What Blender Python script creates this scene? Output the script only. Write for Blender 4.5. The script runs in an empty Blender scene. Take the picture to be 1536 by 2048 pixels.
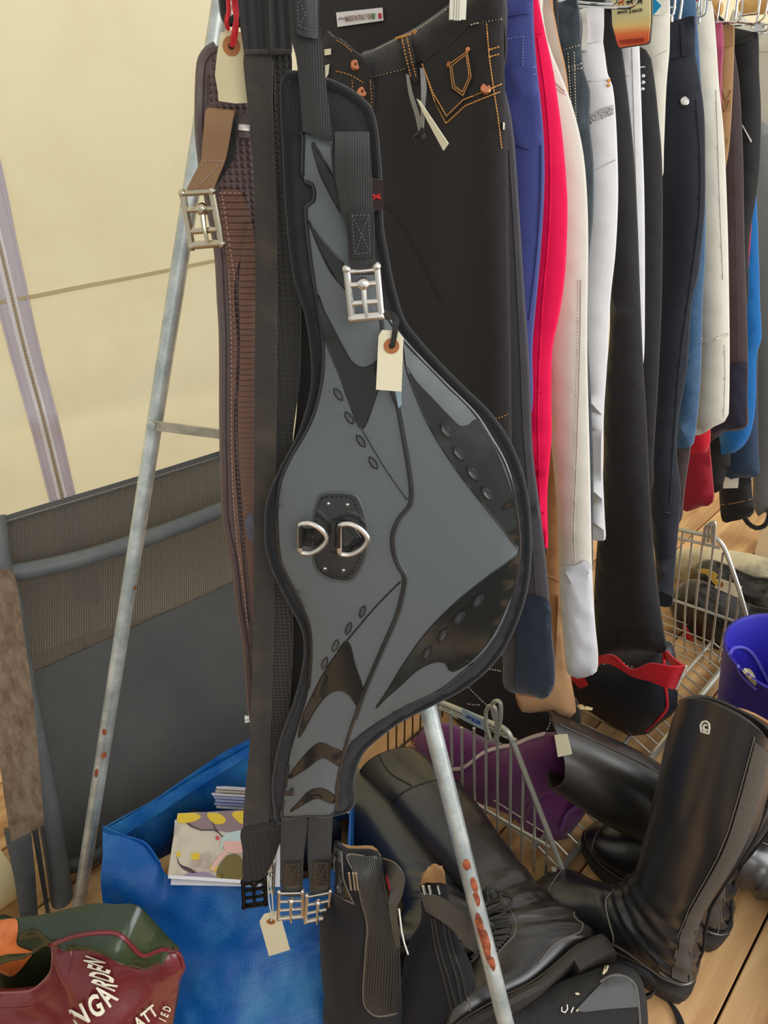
import bpy, bmesh, math, random
import numpy as np
from mathutils import Vector, Matrix, noise, geometry
from mathutils.bvhtree import BVHTree

random.seed(7)
SC = bpy.context.scene
COL = SC.collection
V = Vector

# ------------------------------------------------------------------ camera
FPX = 1479.0
CAM = V((0.0, 0.0, 1.15))
PITCH = math.radians(29.0)
cam = bpy.data.cameras.new('camera')
cam.sensor_fit = 'VERTICAL'
cam.sensor_height = 36.0
cam.lens = 36.0 * FPX / 2048.0
cam.clip_start = 0.02
camo = bpy.data.objects.new('camera', cam)
COL.objects.link(camo)
camo.location = CAM
camo.rotation_euler = (math.radians(90.0) - PITCH, 0.0, 0.0)
SC.camera = camo

# ------------------------------------------------------------------ world, lights, exposure
w = bpy.data.worlds.new('world')
SC.world = w
w.use_nodes = True
nt = w.node_tree
bg = nt.nodes['Background']
tc = nt.nodes.new('ShaderNodeTexCoord')
sep = nt.nodes.new('ShaderNodeSeparateXYZ')
mr = nt.nodes.new('ShaderNodeMapRange')
mr.inputs['From Min'].default_value = -0.3
mr.inputs['From Max'].default_value = 0.9
ramp = nt.nodes.new('ShaderNodeValToRGB')
ramp.color_ramp.elements[0].color = (0.62, 0.62, 0.60, 1)
ramp.color_ramp.elements[1].color = (1.0, 0.98, 0.94, 1)
nt.links.new(tc.outputs['Generated'], sep.inputs[0])
nt.links.new(sep.outputs['Z'], mr.inputs['Value'])
nt.links.new(mr.outputs['Result'], ramp.inputs[0])
nt.links.new(ramp.outputs['Color'], bg.inputs['Color'])
bg.inputs['Strength'].default_value = 0.8

def area(name, loc, target, size, power, color=(1, 1, 1), size_y=None):
    L = bpy.data.lights.new(name, 'AREA')
    L.energy = power
    L.color = color
    L.size = size
    if size_y:
        L.shape = 'RECTANGLE'
        L.size_y = size_y
    o = bpy.data.objects.new(name, L)
    COL.objects.link(o)
    o.location = loc
    o.rotation_euler = (V(target) - V(loc)).to_track_quat('-Z', 'Y').to_euler()
    return o
# daylight through the open side of the marquee, behind the photographer
area('daylight_front', (0.9, -1.6, 2.0), (0.2, 0.9, 0.6), 1.6, 24, (1.0, 0.98, 0.95), 1.6)
# added area light from the unseen right side, for highlights on the boots
area('added_side_light', (2.7, 0.4, 1.35), (0.5, 0.8, 0.5), 1.8, 58, (0.94, 0.97, 1.0), 2.0)

# sun outside, behind the tent wall: it glows through the canvas
sun = bpy.data.lights.new('sun_outside', 'SUN')
sun.energy = 2.6; sun.angle = math.radians(3); sun.color = (1.0, 0.96, 0.88)
suno = bpy.data.objects.new('sun_outside', sun)
COL.objects.link(suno)
suno.rotation_euler = V((0.35, -0.65, -0.62)).to_track_quat('-Z', 'Y').to_euler()

SC.view_settings.view_transform = 'Standard'
SC.view_settings.look = 'None'
SC.view_settings.gamma = 1.0
SC.view_settings.exposure = 0.0
SC.view_settings.use_curve_mapping = False
if hasattr(SC, 'cycles'):
    SC.cycles.max_bounces = 6
    SC.cycles.transparent_max_bounces = 12

# ------------------------------------------------------------------ projection helpers (pixel of the 1536x2048 frame -> point)
FW = V((0, math.cos(PITCH), -math.sin(PITCH)))
UP = V((0, math.sin(PITCH), math.cos(PITCH)))
RI = V((1, 0, 0))
def ray(x, y):
    return FW + RI * ((x - 768.0) / FPX) + UP * ((1024.0 - y) / FPX)
def onp(p, pl):                       # on the plane n.P = c
    n, c = pl
    d = ray(p[0], p[1])
    return CAM + d * ((c - n.dot(CAM)) / n.dot(d))
def atY(x, y, Y):
    d = ray(x, y); return CAM + d * (Y / d.y)
def atZ(x, y, z):
    d = ray(x, y); return CAM + d * ((z - CAM.z) / d.z)
def YP(Y):
    return (V((0, 1, 0)), Y)
TH = math.radians(42.7)
RD = V((math.sin(TH), math.cos(TH), 0))      # along the floor boards and the clothes rail
QD = V((math.cos(TH), -math.sin(TH), 0))     # across them, towards the camera's right
def RP(d):
    return (RD.copy(), d)

def spl(pts, step=None, n=None, closed=False):
    """Catmull-Rom through pts (tuples or Vectors of any size)"""
    P = [np.array(p, float) for p in pts]
    m = len(P)
    out = []
    segs = m if closed else m - 1
    for i in range(segs):
        if closed:
            a, b, c, d = P[(i - 1) % m], P[i], P[(i + 1) % m], P[(i + 2) % m]
        else:
            a, b, c, d = P[max(i - 1, 0)], P[i], P[i + 1], P[min(i + 2, m - 1)]
        k = n if n else max(1, int(round(np.linalg.norm(c - b) / step)))
        for j in range(k):
            t = j / k
            out.append(0.5 * ((2 * b) + (c - a) * t + (2 * a - 5 * b + 4 * c - d) * t * t + (3 * b - a - 3 * c + d) * t ** 3))
    if not closed:
        out.append(P[-1])
    return out
def lin(pts, step, closed=False):
    P = [np.array(p, float) for p in pts]
    m = len(P); out = []
    for i in range(m if closed else m - 1):
        b, c = P[i], P[(i + 1) % m]
        k = max(1, int(round(np.linalg.norm(c - b) / step)))
        for j in range(k):
            out.append(b + (c - b) * (j / k))
    if not closed:
        out.append(P[-1])
    return out

# ------------------------------------------------------------------ materials
def C(r, g, b):
    f = lambda u: (u / 255.0 / 12.92) if u <= 10 else ((u / 255.0 + 0.055) / 1.055) ** 2.4
    return (f(r), f(g), f(b), 1.0)
MATS = {}
def M(name, col, rough=0.6, metal=0.0, bump=None, var=None, wave=None, check=None, coat=0.0, sheen=0.0, spec=0.5, trans=0.0, alpha=None, streak=None):
    """procedural principled material. bump=(scale,strength) var=(scale,col2,lo,hi) wave=(scale,axis,strength) check=(scale,strength)"""
    if name in MATS:
        return MATS[name]
    m = bpy.data.materials.new(name)
    m.use_nodes = True
    t = m.node_tree; N = t.nodes; L = t.links
    b = N['Principled BSDF']
    b.inputs['Base Color'].default_value = col
    b.inputs['Roughness'].default_value = rough
    b.inputs['Metallic'].default_value = metal
    b.inputs['Specular IOR Level'].default_value = spec
    b.inputs['Coat Weight'].default_value = coat
    b.inputs['Coat Roughness'].default_value = 0.28
    b.inputs['Sheen Weight'].default_value = sheen
    b.inputs['Transmission Weight'].default_value = trans
    c = N.new('ShaderNodeTexCoord')
    co = c.outputs['Object']
    if streak:
        mp = N.new('ShaderNodeMapping'); mp.inputs['Scale'].default_value = streak
        L.new(co, mp.inputs[0]); cs = mp.outputs[0]
    else:
        cs = co
    if var:
        nz = N.new('ShaderNodeTexNoise'); nz.inputs['Scale'].default_value = var[0]; nz.inputs['Detail'].default_value = 6
        nz.inputs['Roughness'].default_value = 0.65
        L.new(cs, nz.inputs['Vector'])
        rp = N.new('ShaderNodeValToRGB')
        rp.color_ramp.elements[0].position = var[2]; rp.color_ramp.elements[1].position = var[3]
        rp.color_ramp.elements[0].color = col; rp.color_ramp.elements[1].color = var[1]
        L.new(nz.outputs['Fac'], rp.inputs[0]); L.new(rp.outputs[0], b.inputs['Base Color'])
    last = None
    def addbump(h, strength, dist):
        nonlocal last
        bp = N.new('ShaderNodeBump'); bp.inputs['Strength'].default_value = strength; bp.inputs['Distance'].default_value = dist
        L.new(h, bp.inputs['Height'])
        if last: L.new(last, bp.inputs['Normal'])
        last = bp.outputs[0]
    if bump:
        nz = N.new('ShaderNodeTexNoise'); nz.inputs['Scale'].default_value = bump[0]; nz.inputs['Detail'].default_value = 4
        L.new(cs, nz.inputs['Vector']); addbump(nz.outputs['Fac'], bump[1], 0.004)
    if wave:
        wv = N.new('ShaderNodeTexWave'); wv.bands_direction = wave[1]; wv.inputs['Scale'].default_value = wave[0]
        wv.inputs['Distortion'].default_value = 0.3; wv.inputs['Detail Scale'].default_value = 4
        L.new(co, wv.inputs['Vector']); addbump(wv.outputs['Fac'], wave[2], 0.002)
    if check:
        w1 = N.new('ShaderNodeTexWave'); w1.bands_direction = 'X'; w1.inputs['Scale'].default_value = check[0]
        w2 = N.new('ShaderNodeTexWave'); w2.bands_direction = 'Z'; w2.inputs['Scale'].default_value = check[0]
        L.new(co, w1.inputs['Vector']); L.new(co, w2.inputs['Vector'])
        mu = N.new('ShaderNodeMath'); mu.operation = 'MULTIPLY'
        L.new(w1.outputs['Fac'], mu.inputs[0]); L.new(w2.outputs['Fac'], mu.inputs[1]); addbump(mu.outputs[0], check[1], 0.002)
    if last:
        L.new(last, b.inputs['Normal'])
    if alpha:                          # open weave: alpha=(scale, threshold)
        w1 = N.new('ShaderNodeTexWave'); w1.bands_direction = 'X'; w1.inputs['Scale'].default_value = alpha[0]
        w2 = N.new('ShaderNodeTexWave'); w2.bands_direction = 'Z'; w2.inputs['Scale'].default_value = alpha[0] * 1.25
        L.new(co, w1.inputs['Vector']); L.new(co, w2.inputs['Vector'])
        mu = N.new('ShaderNodeMath'); mu.operation = 'MULTIPLY'
        L.new(w1.outputs['Fac'], mu.inputs[0]); L.new(w2.outputs['Fac'], mu.inputs[1])
        lt = N.new('ShaderNodeMath'); lt.operation = 'LESS_THAN'; lt.inputs[1].default_value = alpha[1]
        L.new(mu.outputs[0], lt.inputs[0]); L.new(lt.outputs[0], b.inputs['Alpha'])
    MATS[name] = m
    return m
def fabric(name, col, rough=0.85, sc=420, st=0.10, sheen=0.15, var=None):
    return M(name, col, rough, bump=(sc, st), sheen=sheen, spec=0.25, var=var)
def leather(name, col, rough=0.38, var=None, sc=55, st=0.12):
    return M(name, col, rough, bump=(sc, st), var=var, coat=0.35)

# ------------------------------------------------------------------ objects
LOC = {}
BV = {}
def thing(name, label, cat, loc, group=None):
    o = bpy.data.objects.new(name, None)
    COL.objects.link(o)
    o.empty_display_size = 0.05
    o.location = loc
    o['label'] = label; o['category'] = cat
    if group: o['group'] = group
    LOC[o] = V(loc)
    return o
def tag(o, label, cat, group=None):
    o['label'] = label; o['category'] = cat
    if group: o['group'] = group
    return o
def mk(name, verts, faces, mat, parent=None, smooth=True, sharp=None, label=None, mats=None, fmat=None):
    """link ONE mesh object; verts are world points"""
    org = LOC[parent] if parent else (sum((V(v) for v in verts), V()) / max(1, len(verts)))
    me = bpy.data.meshes.new(name)
    vv = [V(v) - org for v in verts]
    me.from_pydata([tuple(v) for v in vv], [], faces)
    for mm in (mats or [mat]):
        me.materials.append(mm)
    if fmat:
        for p, k in zip(me.polygons, fmat): p.material_index = k
    me.validate()
    if smooth:
        me.polygons.foreach_set('use_smooth', [True] * len(me.polygons))
        me.set_sharp_from_angle(angle=math.radians(sharp if sharp else 50))
    me.update()
    o = bpy.data.objects.new(name, me)
    COL.objects.link(o)
    if parent:
        o.parent = parent
    else:
        o.location = org
    LOC[o] = org
    if label: o['label'] = label
    BV[o] = ([V(v) for v in verts], faces)
    return o
TREES = {}
def tree(o):
    if o not in TREES:
        vs, fs = BV[o]
        TREES[o] = BVHTree.FromPolygons(vs, fs)
    return TREES[o]
def hit(p, targets, lift=0.0):
    """where the sight line through pixel p meets the given objects"""
    d = ray(p[0], p[1]).normalized()
    best = None
    for o in (targets if isinstance(targets, (list, tuple)) else [targets]):
        h = tree(o).ray_cast(CAM, d)
        if h[0] is not None and (best is None or h[3] < best[1]):
            best = (h[0], h[3], h[1])
    if best is None:
        for o in (targets if isinstance(targets, (list, tuple)) else [targets]):   # off the edge: nearest point
            vs = BV[o][0]
            q = min(vs, key=lambda v: (v - CAM).normalized().cross(d).length)
            dd = (q - CAM).length
            best = (CAM + d * dd, dd, -d)
            break
    return best[0] - d * lift, best[2]

# --- geometry builders returning (verts, faces)
class G:
    def __init__(s): s.v = []; s.f = []
    def add(s, v, f):
        k = len(s.v); s.v += [V(a) for a in v]; s.f += [tuple(i + k for i in q) for q in f]; return s
    def tube(s, pts, r, n=8, closed=False, flat=None):
        P = [V(p) for p in pts]
        m = len(P)
        rr = r if isinstance(r, (list, tuple)) else [r] * m
        vs = []; fs = []
        prev = None
        for i in range(m):
            if closed: t = P[(i + 1) % m] - P[(i - 1) % m]
            else: t = P[min(i + 1, m - 1)] - P[max(i - 1, 0)]
            if t.length < 1e-9: t = V((0, 0, 1))
            t.normalize()
            if prev is None:
                a = t.orthogonal().normalized()
            else:
                a = prev - t * prev.dot(t)
                if a.length < 1e-6: a = t.orthogonal()
                a.normalize()
            prev = a
            b = t.cross(a)
            for k in range(n):
                an = 2 * math.pi * k / n
                vs.append(P[i] + (a * math.cos(an) + b * math.sin(an)) * rr[i])
        for i in range(m if closed else m - 1):
            j = (i + 1) % m
            for k in range(n):
                l = (k + 1) % n
                fs.append((i * n + k, i * n + l, j * n + l, j * n + k))
        if not closed:
            fs.append(tuple(range(n - 1, -1, -1)))
            fs.append(tuple((m - 1) * n + k for k in range(n)))
        return s.add(vs, fs)
    def box(s, c, size, rot=None):
        c = V(c); x, y, z = [a / 2 for a in size]
        R = rot or Matrix.Identity(3)
        vs = [c + R @ V((sx * x, sy * y, sz * z)) for sx in (-1, 1) for sy in (-1, 1) for sz in (-1, 1)]
        return s.add(vs, [(0, 1, 3, 2), (4, 6, 7, 5), (0, 4, 5, 1), (2, 3, 7, 6), (0, 2, 6, 4), (1, 5, 7, 3)])
    def ball(s, c, r, n=8, m=6, sq=(1, 1, 1)):
        vs = []; fs = []
        for i in range(m + 1):
            th = math.pi * i / m
            for k in range(n):
                ph = 2 * math.pi * k / n
                vs.append(V(c) + V((r * sq[0] * math.sin(th) * math.cos(ph), r * sq[1] * math.sin(th) * math.sin(ph), r * sq[2] * math.cos(th))))
        for i in range(m):
            for k in range(n):
                l = (k + 1) % n
                fs.append((i * n + k, (i + 1) * n + k, (i + 1) * n + l, i * n + l))
        return s.add(vs, fs)
    def disc(s, c, nrm, r, h, n=14, r2=None):
        """short cylinder standing out along nrm, with optional smaller top"""
        nrm = V(nrm).normalized(); a = nrm.orthogonal().normalized(); b = nrm.cross(a)
        r2 = r * 0.85 if r2 is None else r2
        ring = lambda rad, z: [V(c) + nrm * z + (a * math.cos(2 * math.pi * k / n) + b * math.sin(2 * math.pi * k / n)) * rad for k in range(n)]
        vs = ring(r, 0) + ring(r, h * 0.7) + ring(r2, h)
        fs = [tuple(range(n - 1, -1, -1)), tuple(2 * n + k for k in range(n))]
        for q in range(2):
            for k in range(n):
                l = (k + 1) % n
                fs.append((q * n + k, q * n + l, (q + 1) * n + l, (q + 1) * n + k))
        return s.add(vs, fs)
    def ringdisc(s, c, nrm, ro, ri, h, n=18):
        nrm = V(nrm).normalized(); a = nrm.orthogonal().normalized(); b = nrm.cross(a)
        ring = lambda rad, z: [V(c) + nrm * z + (a * math.cos(2 * math.pi * k / n) + b * math.sin(2 * math.pi * k / n)) * rad for k in range(n)]
        vs = ring(ro, 0) + ring(ro, h) + ring(ri, h) + ring(ri, 0); fs = []
        for q in range(4):
            q2 = (q + 1) % 4
            for k in range(n):
                l = (k + 1) % n
                fs.append((q * n + k, q * n + l, q2 * n + l, q2 * n + k))
        return s.add(vs, fs)
    def build(s, name, mat, parent=None, smooth=True, sharp=35, label=None):
        return mk(name, s.v, s.f, mat, parent, smooth, sharp, label)

def inpoly(px, py, P):
    x, y = P[:, 0], P[:, 1]
    x2, y2 = np.roll(x, -1), np.roll(y, -1)
    res = np.zeros(len(px), bool)
    for a, b, c, d in zip(x, y, x2, y2):
        if b == d: continue
        k = ((b > py) != (d > py)) & (px < (c - a) * (py - b) / (d - b) + a)
        res ^= k
    return res
def outdist(pts, P):
    d = np.full(len(pts), 1e9)
    Q = np.roll(P, -1, 0)
    for a, b in zip(P, Q):
        ab = b - a; L = ab.dot(ab)
        if L < 1e-16: continue
        t = np.clip(((pts - a) @ ab) / L, 0, 1)
        pr = a + t[:, None] * ab
        d = np.minimum(d, np.hypot(*(pts - pr).T))
    return d
def tri_fill(P, res, margin=0.45):
    """outline P (n x 2) -> points (outline first), triangles"""
    n = len(P)
    lo, hi = P.min(0), P.max(0)
    gx, gy = [], []
    row = 0; y = lo[1] + res * 0.5
    while y < hi[1]:
        x = lo[0] + (res * 0.5 if row % 2 else 0.0)
        while x < hi[0]:
            gx.append(x); gy.append(y); x += res
        y += res * 0.87; row += 1
    gx = np.array(gx); gy = np.array(gy)
    if len(gx):
        k = inpoly(gx, gy, P)
        g = np.stack([gx[k], gy[k]], 1)
        if len(g):
            g = g[outdist(g, P) > res * margin]
    else:
        g = np.zeros((0, 2))
    pts = [V((float(a[0]), float(a[1]))) for a in P] + [V((float(a[0]), float(a[1]))) for a in g]
    r = geometry.delaunay_2d_cdt(pts, [(i, (i + 1) % n) for i in range(n)], [], 0, 1e-7)
    vs = np.array([[v[0], v[1]] for v in r[0]])
    tr = []
    for f in r[2]:
        for q in range(1, len(f) - 1):
            tr.append((f[0], f[q], f[q + 1]))
    tr = np.array(tr)
    cen = vs[tr].mean(1)
    ok = inpoly(cen[:, 0], cen[:, 1], P)
    tr = tr[ok]
    a, b, c = vs[tr[:, 0]], vs[tr[:, 1]], vs[tr[:, 2]]
    area = (b[:, 0] - a[:, 0]) * (c[:, 1] - a[:, 1]) - (b[:, 1] - a[:, 1]) * (c[:, 0] - a[:, 0])
    tr[area < 0] = tr[area < 0][:, ::-1]
    return vs, tr
def bound_loop(tr):
    from collections import Counter
    e = Counter()
    for a, b, c in tr:
        for p, q in ((a, b), (b, c), (c, a)): e[(int(p), int(q))] += 1
    return [(p, q) for (p, q) in e if (q, p) not in e]

def panel(name, px, plane, mat, parent=None, t=0.004, dome=0.0, dw=0.03, res=0.014, curve=True, step=0.008,
          back=1.0, wr=0.0, wrs=9.0, fold=0.0, foldf=45.0, label=None, sharp=60, seed=0.0, fn=None, px3=None):
    """a cushion-like solid: outline (pixels) set out on a plane, domed front and back, closed"""
    n, c = plane
    n = V(n).normalized() if abs(V(n).length - 1) > 1e-6 else V(n)
    e1 = V((0, 0, 1)).cross(n)
    if e1.length < 1e-3: e1 = V((1, 0, 0))
    e1.normalize(); e2 = n.cross(e1) * -1
    if e2.z < 0: e2 = -e2
    P3 = [onp(p, (n, c)) for p in px]
    o = P3[0]
    P2 = [((p - o).dot(e1), (p - o).dot(e2)) for p in P3]
    D = spl(P2, step=step, closed=True) if curve else lin(P2, step, closed=True)
    D = np.array(D)
    vs, tr = tri_fill(D, res)
    d = outdist(vs, D)
    u = np.clip(d / dw, 0, 1)
    h = dome * np.sqrt(np.clip(1 - (1 - u) ** 2, 0, 1))
    F = []; B = []
    for i, (a, b) in enumerate(vs):
        base = o + e1 * float(a) + e2 * float(b)
        k = 0.0
        if wr: k += wr * noise.noise(V((a * wrs + seed, b * wrs * 0.55 + seed, seed)))
        if fold: k += fold * math.sin(a * foldf + 3.0 * noise.noise(V((a * 3, b * 4, seed + 4))) + seed * 3)
        if fn: k += fn(a, b)
        k *= float(u[i])
        F.append(base - n * (t / 2 + float(h[i]) + k))
        B.append(base + n * (t / 2 + float(h[i]) * back - k * (0.6 if back else 1.0)))
    N = len(F)
    faces = []
    # orientation: make the front face the camera
    a, b, q = [F[int(i)] for i in tr[0]]
    flip = (b - a).cross(q - a).dot(n) > 0
    for x, y, z in tr:
        x, y, z = int(x), int(y), int(z)
        if flip: x, y, z = z, y, x
        faces.append((x, y, z)); faces.append((N + z, N + y, N + x))
    for p, q in bound_loop(tr):
        if flip: p, q = q, p
        faces.append((q, p, N + p, N + q))
    return mk(name, F + B, faces, mat, parent, True, sharp, label)

def applique(name, px, target, mat, parent=None, lift=0.0012, thick=0.0012, respx=9.0, curve=True, steppx=7.0, label=None, sharp=40):
    """a thin piece that lies on the surface of target, outline in pixels"""
    D = np.array(spl(px, step=steppx, closed=True) if curve else lin(px, steppx, closed=True))
    vs, tr = tri_fill(D, respx)
    F = []; B = []
    for a, b in vs:
        p, nn = hit((float(a), float(b)), target)
        d = (p - CAM).normalized()
        F.append(p - d * lift); B.append(p - d * (lift - thick - 0.0004))
    N = len(F); faces = []
    a, b, q = [F[int(i)] for i in tr[0]]
    flip = (b - a).cross(q - a).dot(ray(*px[0])) > 0
    for x, y, z in tr:
        x, y, z = int(x), int(y), int(z)
        if flip: x, y, z = z, y, x
        faces.append((x, y, z)); faces.append((N + z, N + y, N + x))
    for p, q in bound_loop(tr):
        if flip: p, q = q, p
        faces.append((q, p, N + p, N + q))
    return mk(name, F + B, faces, mat, parent, True, sharp, label)
def seam(name, px, target, mat, parent=None, r=0.0012, lift=0.0, curve=True, step=9.0, n=6, closed=False, label=None):
    D = spl(px, step=step, closed=closed) if curve else lin(px, step, closed)
    pts = [hit((float(a), float(b)), target, lift)[0] for a, b in D]
    return G().tube(pts, r, n, closed).build(name, mat, parent, label=label)
def stitches(name, lines, target, mat, parent=None, dash=7.0, gap=4.5, r=0.0007, curve=True, label=None):
    g = G()
    for px in lines:
        D = spl(px, step=1.5) if curve else lin(px, 1.5)
        k = int((dash + gap) / 1.5); q = int(dash / 1.5)
        for i in range(0, len(D) - q, k):
            seg = [hit((float(D[j][0]), float(D[j][1])), target, r * 0.6)[0] for j in (i, i + q // 2, i + q)]
            g.tube(seg, r, 4)
    o = g.build(name, mat, parent, label=label)
    o['kind'] = 'stuff'
    return o
def sheet(name, rows, mat, parent=None, t=0.002, nu=4, nv=4, wr=0.0, wrs=14.0, seed=0.0, label=None, curve=True, sharp=60, wr2=0.0):
    """cloth or film through a grid of world points, given thickness"""
    R = [[V(p) for p in r] for r in rows]
    f = (lambda L, k: spl(L, n=k)) if curve else (lambda L, k: [L[i] + (L[i + 1] - L[i]) * (j / k) for i in range(len(L) - 1) for j in range(k)] + [L[-1]])
    R = [[V(p) for p in f(r, nu)] for r in R]
    cols = [[V(p) for p in f([r[k] for r in R], nv)] for k in range(len(R[0]))]
    m, k = len(cols), len(cols[0])
    nr = [[None] * k for _ in range(m)]
    for i in range(m):
        for j in range(k):
            a = cols[min(i + 1, m - 1)][j] - cols[max(i - 1, 0)][j]
            b = cols[i][min(j + 1, k - 1)] - cols[i][max(j - 1, 0)]
            q = a.cross(b)
            nr[i][j] = q.normalized() if q.length > 1e-12 else V((0, 0, 1))
    F = []; B = []
    for i in range(m):
        for j in range(k):
            p = cols[i][j]
            e = 0.0
            if wr: e += wr * noise.noise(p * wrs + V((seed, seed, seed)))
            if wr2: e += wr2 * noise.noise(p * wrs * 3.1 + V((seed + 9, seed, seed)))
            q = p + nr[i][j] * e
            F.append(q + nr[i][j] * t / 2); B.append(q - nr[i][j] * t / 2)
    N = m * k; fs = []
    for i in range(m - 1):
        for j in range(k - 1):
            a, b, c, d = i * k + j, (i + 1) * k + j, (i + 1) * k + j + 1, i * k + j + 1
            fs.append((a, b, c, d)); fs.append((N + d, N + c, N + b, N + a))
    edge = [i * k for i in range(m)] + [(m - 1) * k + j for j in range(1, k)] + [i * k + k - 1 for i in range(m - 2, -1, -1)] + [j for j in range(k - 2, 0, -1)]
    for a, b in zip(edge, edge[1:] + edge[:1]):
        fs.append((b, a, N + a, N + b))
    return mk(name, F + B, fs, mat, parent, True, sharp, label)
_TXT = {}
def text_geo(s, bold=0.0):
    if (s, bold) in _TXT: return _TXT[(s, bold)]
    cu = bpy.data.curves.new('t', 'FONT')
    cu.body = s; cu.align_x = 'CENTER'; cu.align_y = 'CENTER'; cu.resolution_u = 3; cu.offset = bold
    ob = bpy.data.objects.new('t', cu)
    COL.objects.link(ob)
    dg = bpy.context.evaluated_depsgraph_get()
    me = bpy.data.meshes.new_from_object(ob.evaluated_get(dg))
    vs = [(v.co.x, v.co.y) for v in me.vertices]
    fs = [tuple(p.vertices) for p in me.polygons]
    bpy.data.objects.remove(ob); bpy.data.curves.remove(cu); bpy.data.meshes.remove(me)
    _TXT[(s, bold)] = (vs, fs)
    return vs, fs
def letters(name, items, target, mat, parent=None, lift=0.0012, label=None):
    """items: (string, (cx,cy) px, xaxis px per em, yaxis px per em[, bold]); one object per item"""
    for it in items:
        vs, fs = text_geo(it[0], it[4] if len(it) > 4 else 0.0)
        cx, cy = it[1]; ax = it[2]; ay = it[3]
        P = [hit((cx + u * ax[0] + v * ay[0], cy + u * ax[1] + v * ay[1]), target, lift)[0] for u, v in vs]
        ff = []
        for q in fs:
            a, b, c = P[q[0]], P[q[1]], P[q[2]]
            nn = (b - a).cross(c - a)
            ff.append(tuple(reversed(q)) if nn.dot(a - CAM) > 0 else q)
        k = len(P)
        o = mk(name, P + [p + (p - CAM).normalized() * 0.0006 for p in P], ff + [tuple(i + k for i in reversed(q)) for q in ff], mat, parent, smooth=False)
        if len(it[0]) > 1: o['kind'] = 'stuff'
def edge_tube(name, px, pl, mat, parent=None, r=0.003, lift=0.0, closed=False, n=8, step=8):
    D = spl(px, step=step, closed=closed)
    pts = [onp((float(a), float(b)), (pl[0], pl[1] - lift)) for a, b in D]
    return G().tube(pts, r, n, closed).build(name, mat, parent)
def loft(rings, cap0=True, cap1=True):
    n = len(rings[0]); vs = [V(p) for r in rings for p in r]; fs = []
    for i in range(len(rings) - 1):
        for k in range(n):
            l = (k + 1) % n
            fs.append((i * n + k, i * n + l, (i + 1) * n + l, (i + 1) * n + k))
    if cap0: fs.append(tuple(range(n - 1, -1, -1)))
    if cap1: fs.append(tuple((len(rings) - 1) * n + k for k in range(n)))
    return vs, fs
# ------------------------------------------------------------------ shared materials
m_steel = M('steel', C(226, 222, 214), 0.3, 1.0, bump=(60, 0.05))
m_chrome = M('chrome', C(225, 225, 225), 0.1, 1.0)
m_galv = M('galvanised', C(176, 186, 186), 0.42, 0.6, var=(22, C(222, 228, 224), 0.4, 0.62), bump=(80, 0.08))
m_wire = M('zinc_wire', C(186, 184, 172), 0.38, 0.7, bump=(90, 0.05))
m_rust = M('rust', C(172, 92, 58), 0.9, bump=(160, 0.5), var=(90, C(120, 60, 36), 0.4, 0.6))
m_canvas = M('tent_canvas', C(232, 222, 186), 0.75, var=(3.5, C(222, 209, 168), 0.42, 0.75), bump=(240, 0.12), spec=0.3)
def make_translucent(m, fac):
    t = m.node_tree; b = t.nodes['Principled BSDF']; out = t.nodes['Material Output']
    tr = t.nodes.new('ShaderNodeBsdfTranslucent'); mx = t.nodes.new('ShaderNodeMixShader'); mx.inputs[0].default_value = fac
    src = b.inputs['Base Color'].links
    if src: t.links.new(src[0].from_socket, tr.inputs['Color'])
    else: tr.inputs['Color'].default_value = b.inputs['Base Color'].default_value
    t.links.new(b.outputs[0], mx.inputs[1]); t.links.new(tr.outputs[0], mx.inputs[2]); t.links.new(mx.outputs[0], out.inputs['Surface'])
make_translucent(m_canvas, 0.45)
m_pvc = M('zip_tape', C(206, 198, 206), 0.25, bump=(60, 0.2), spec=0.6)
m_zip = M('zip_teeth', C(196, 182, 150), 0.4, 0.3)
m_board = M('floor_board', C(176, 130, 78), 0.55, var=(7, C(128, 86, 46), 0.35, 0.72), bump=(40, 0.16), streak=None)
m_black = M('matt_black', C(26, 26, 26), 0.6)
m_card = M('buff_card', C(226, 214, 172), 0.7, bump=(90, 0.05), var=(18, C(214, 200, 156), 0.45, 0.8))
m_cardw = M('cream_card', C(236, 228, 196), 0.7, bump=(90, 0.05))
m_eye = M('tag_washer', C(172, 110, 62), 0.7)
m_hole = M('eyelet_hole', C(40, 30, 22), 0.8)
m_white = M('white_print', C(238, 236, 228), 0.6)

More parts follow.
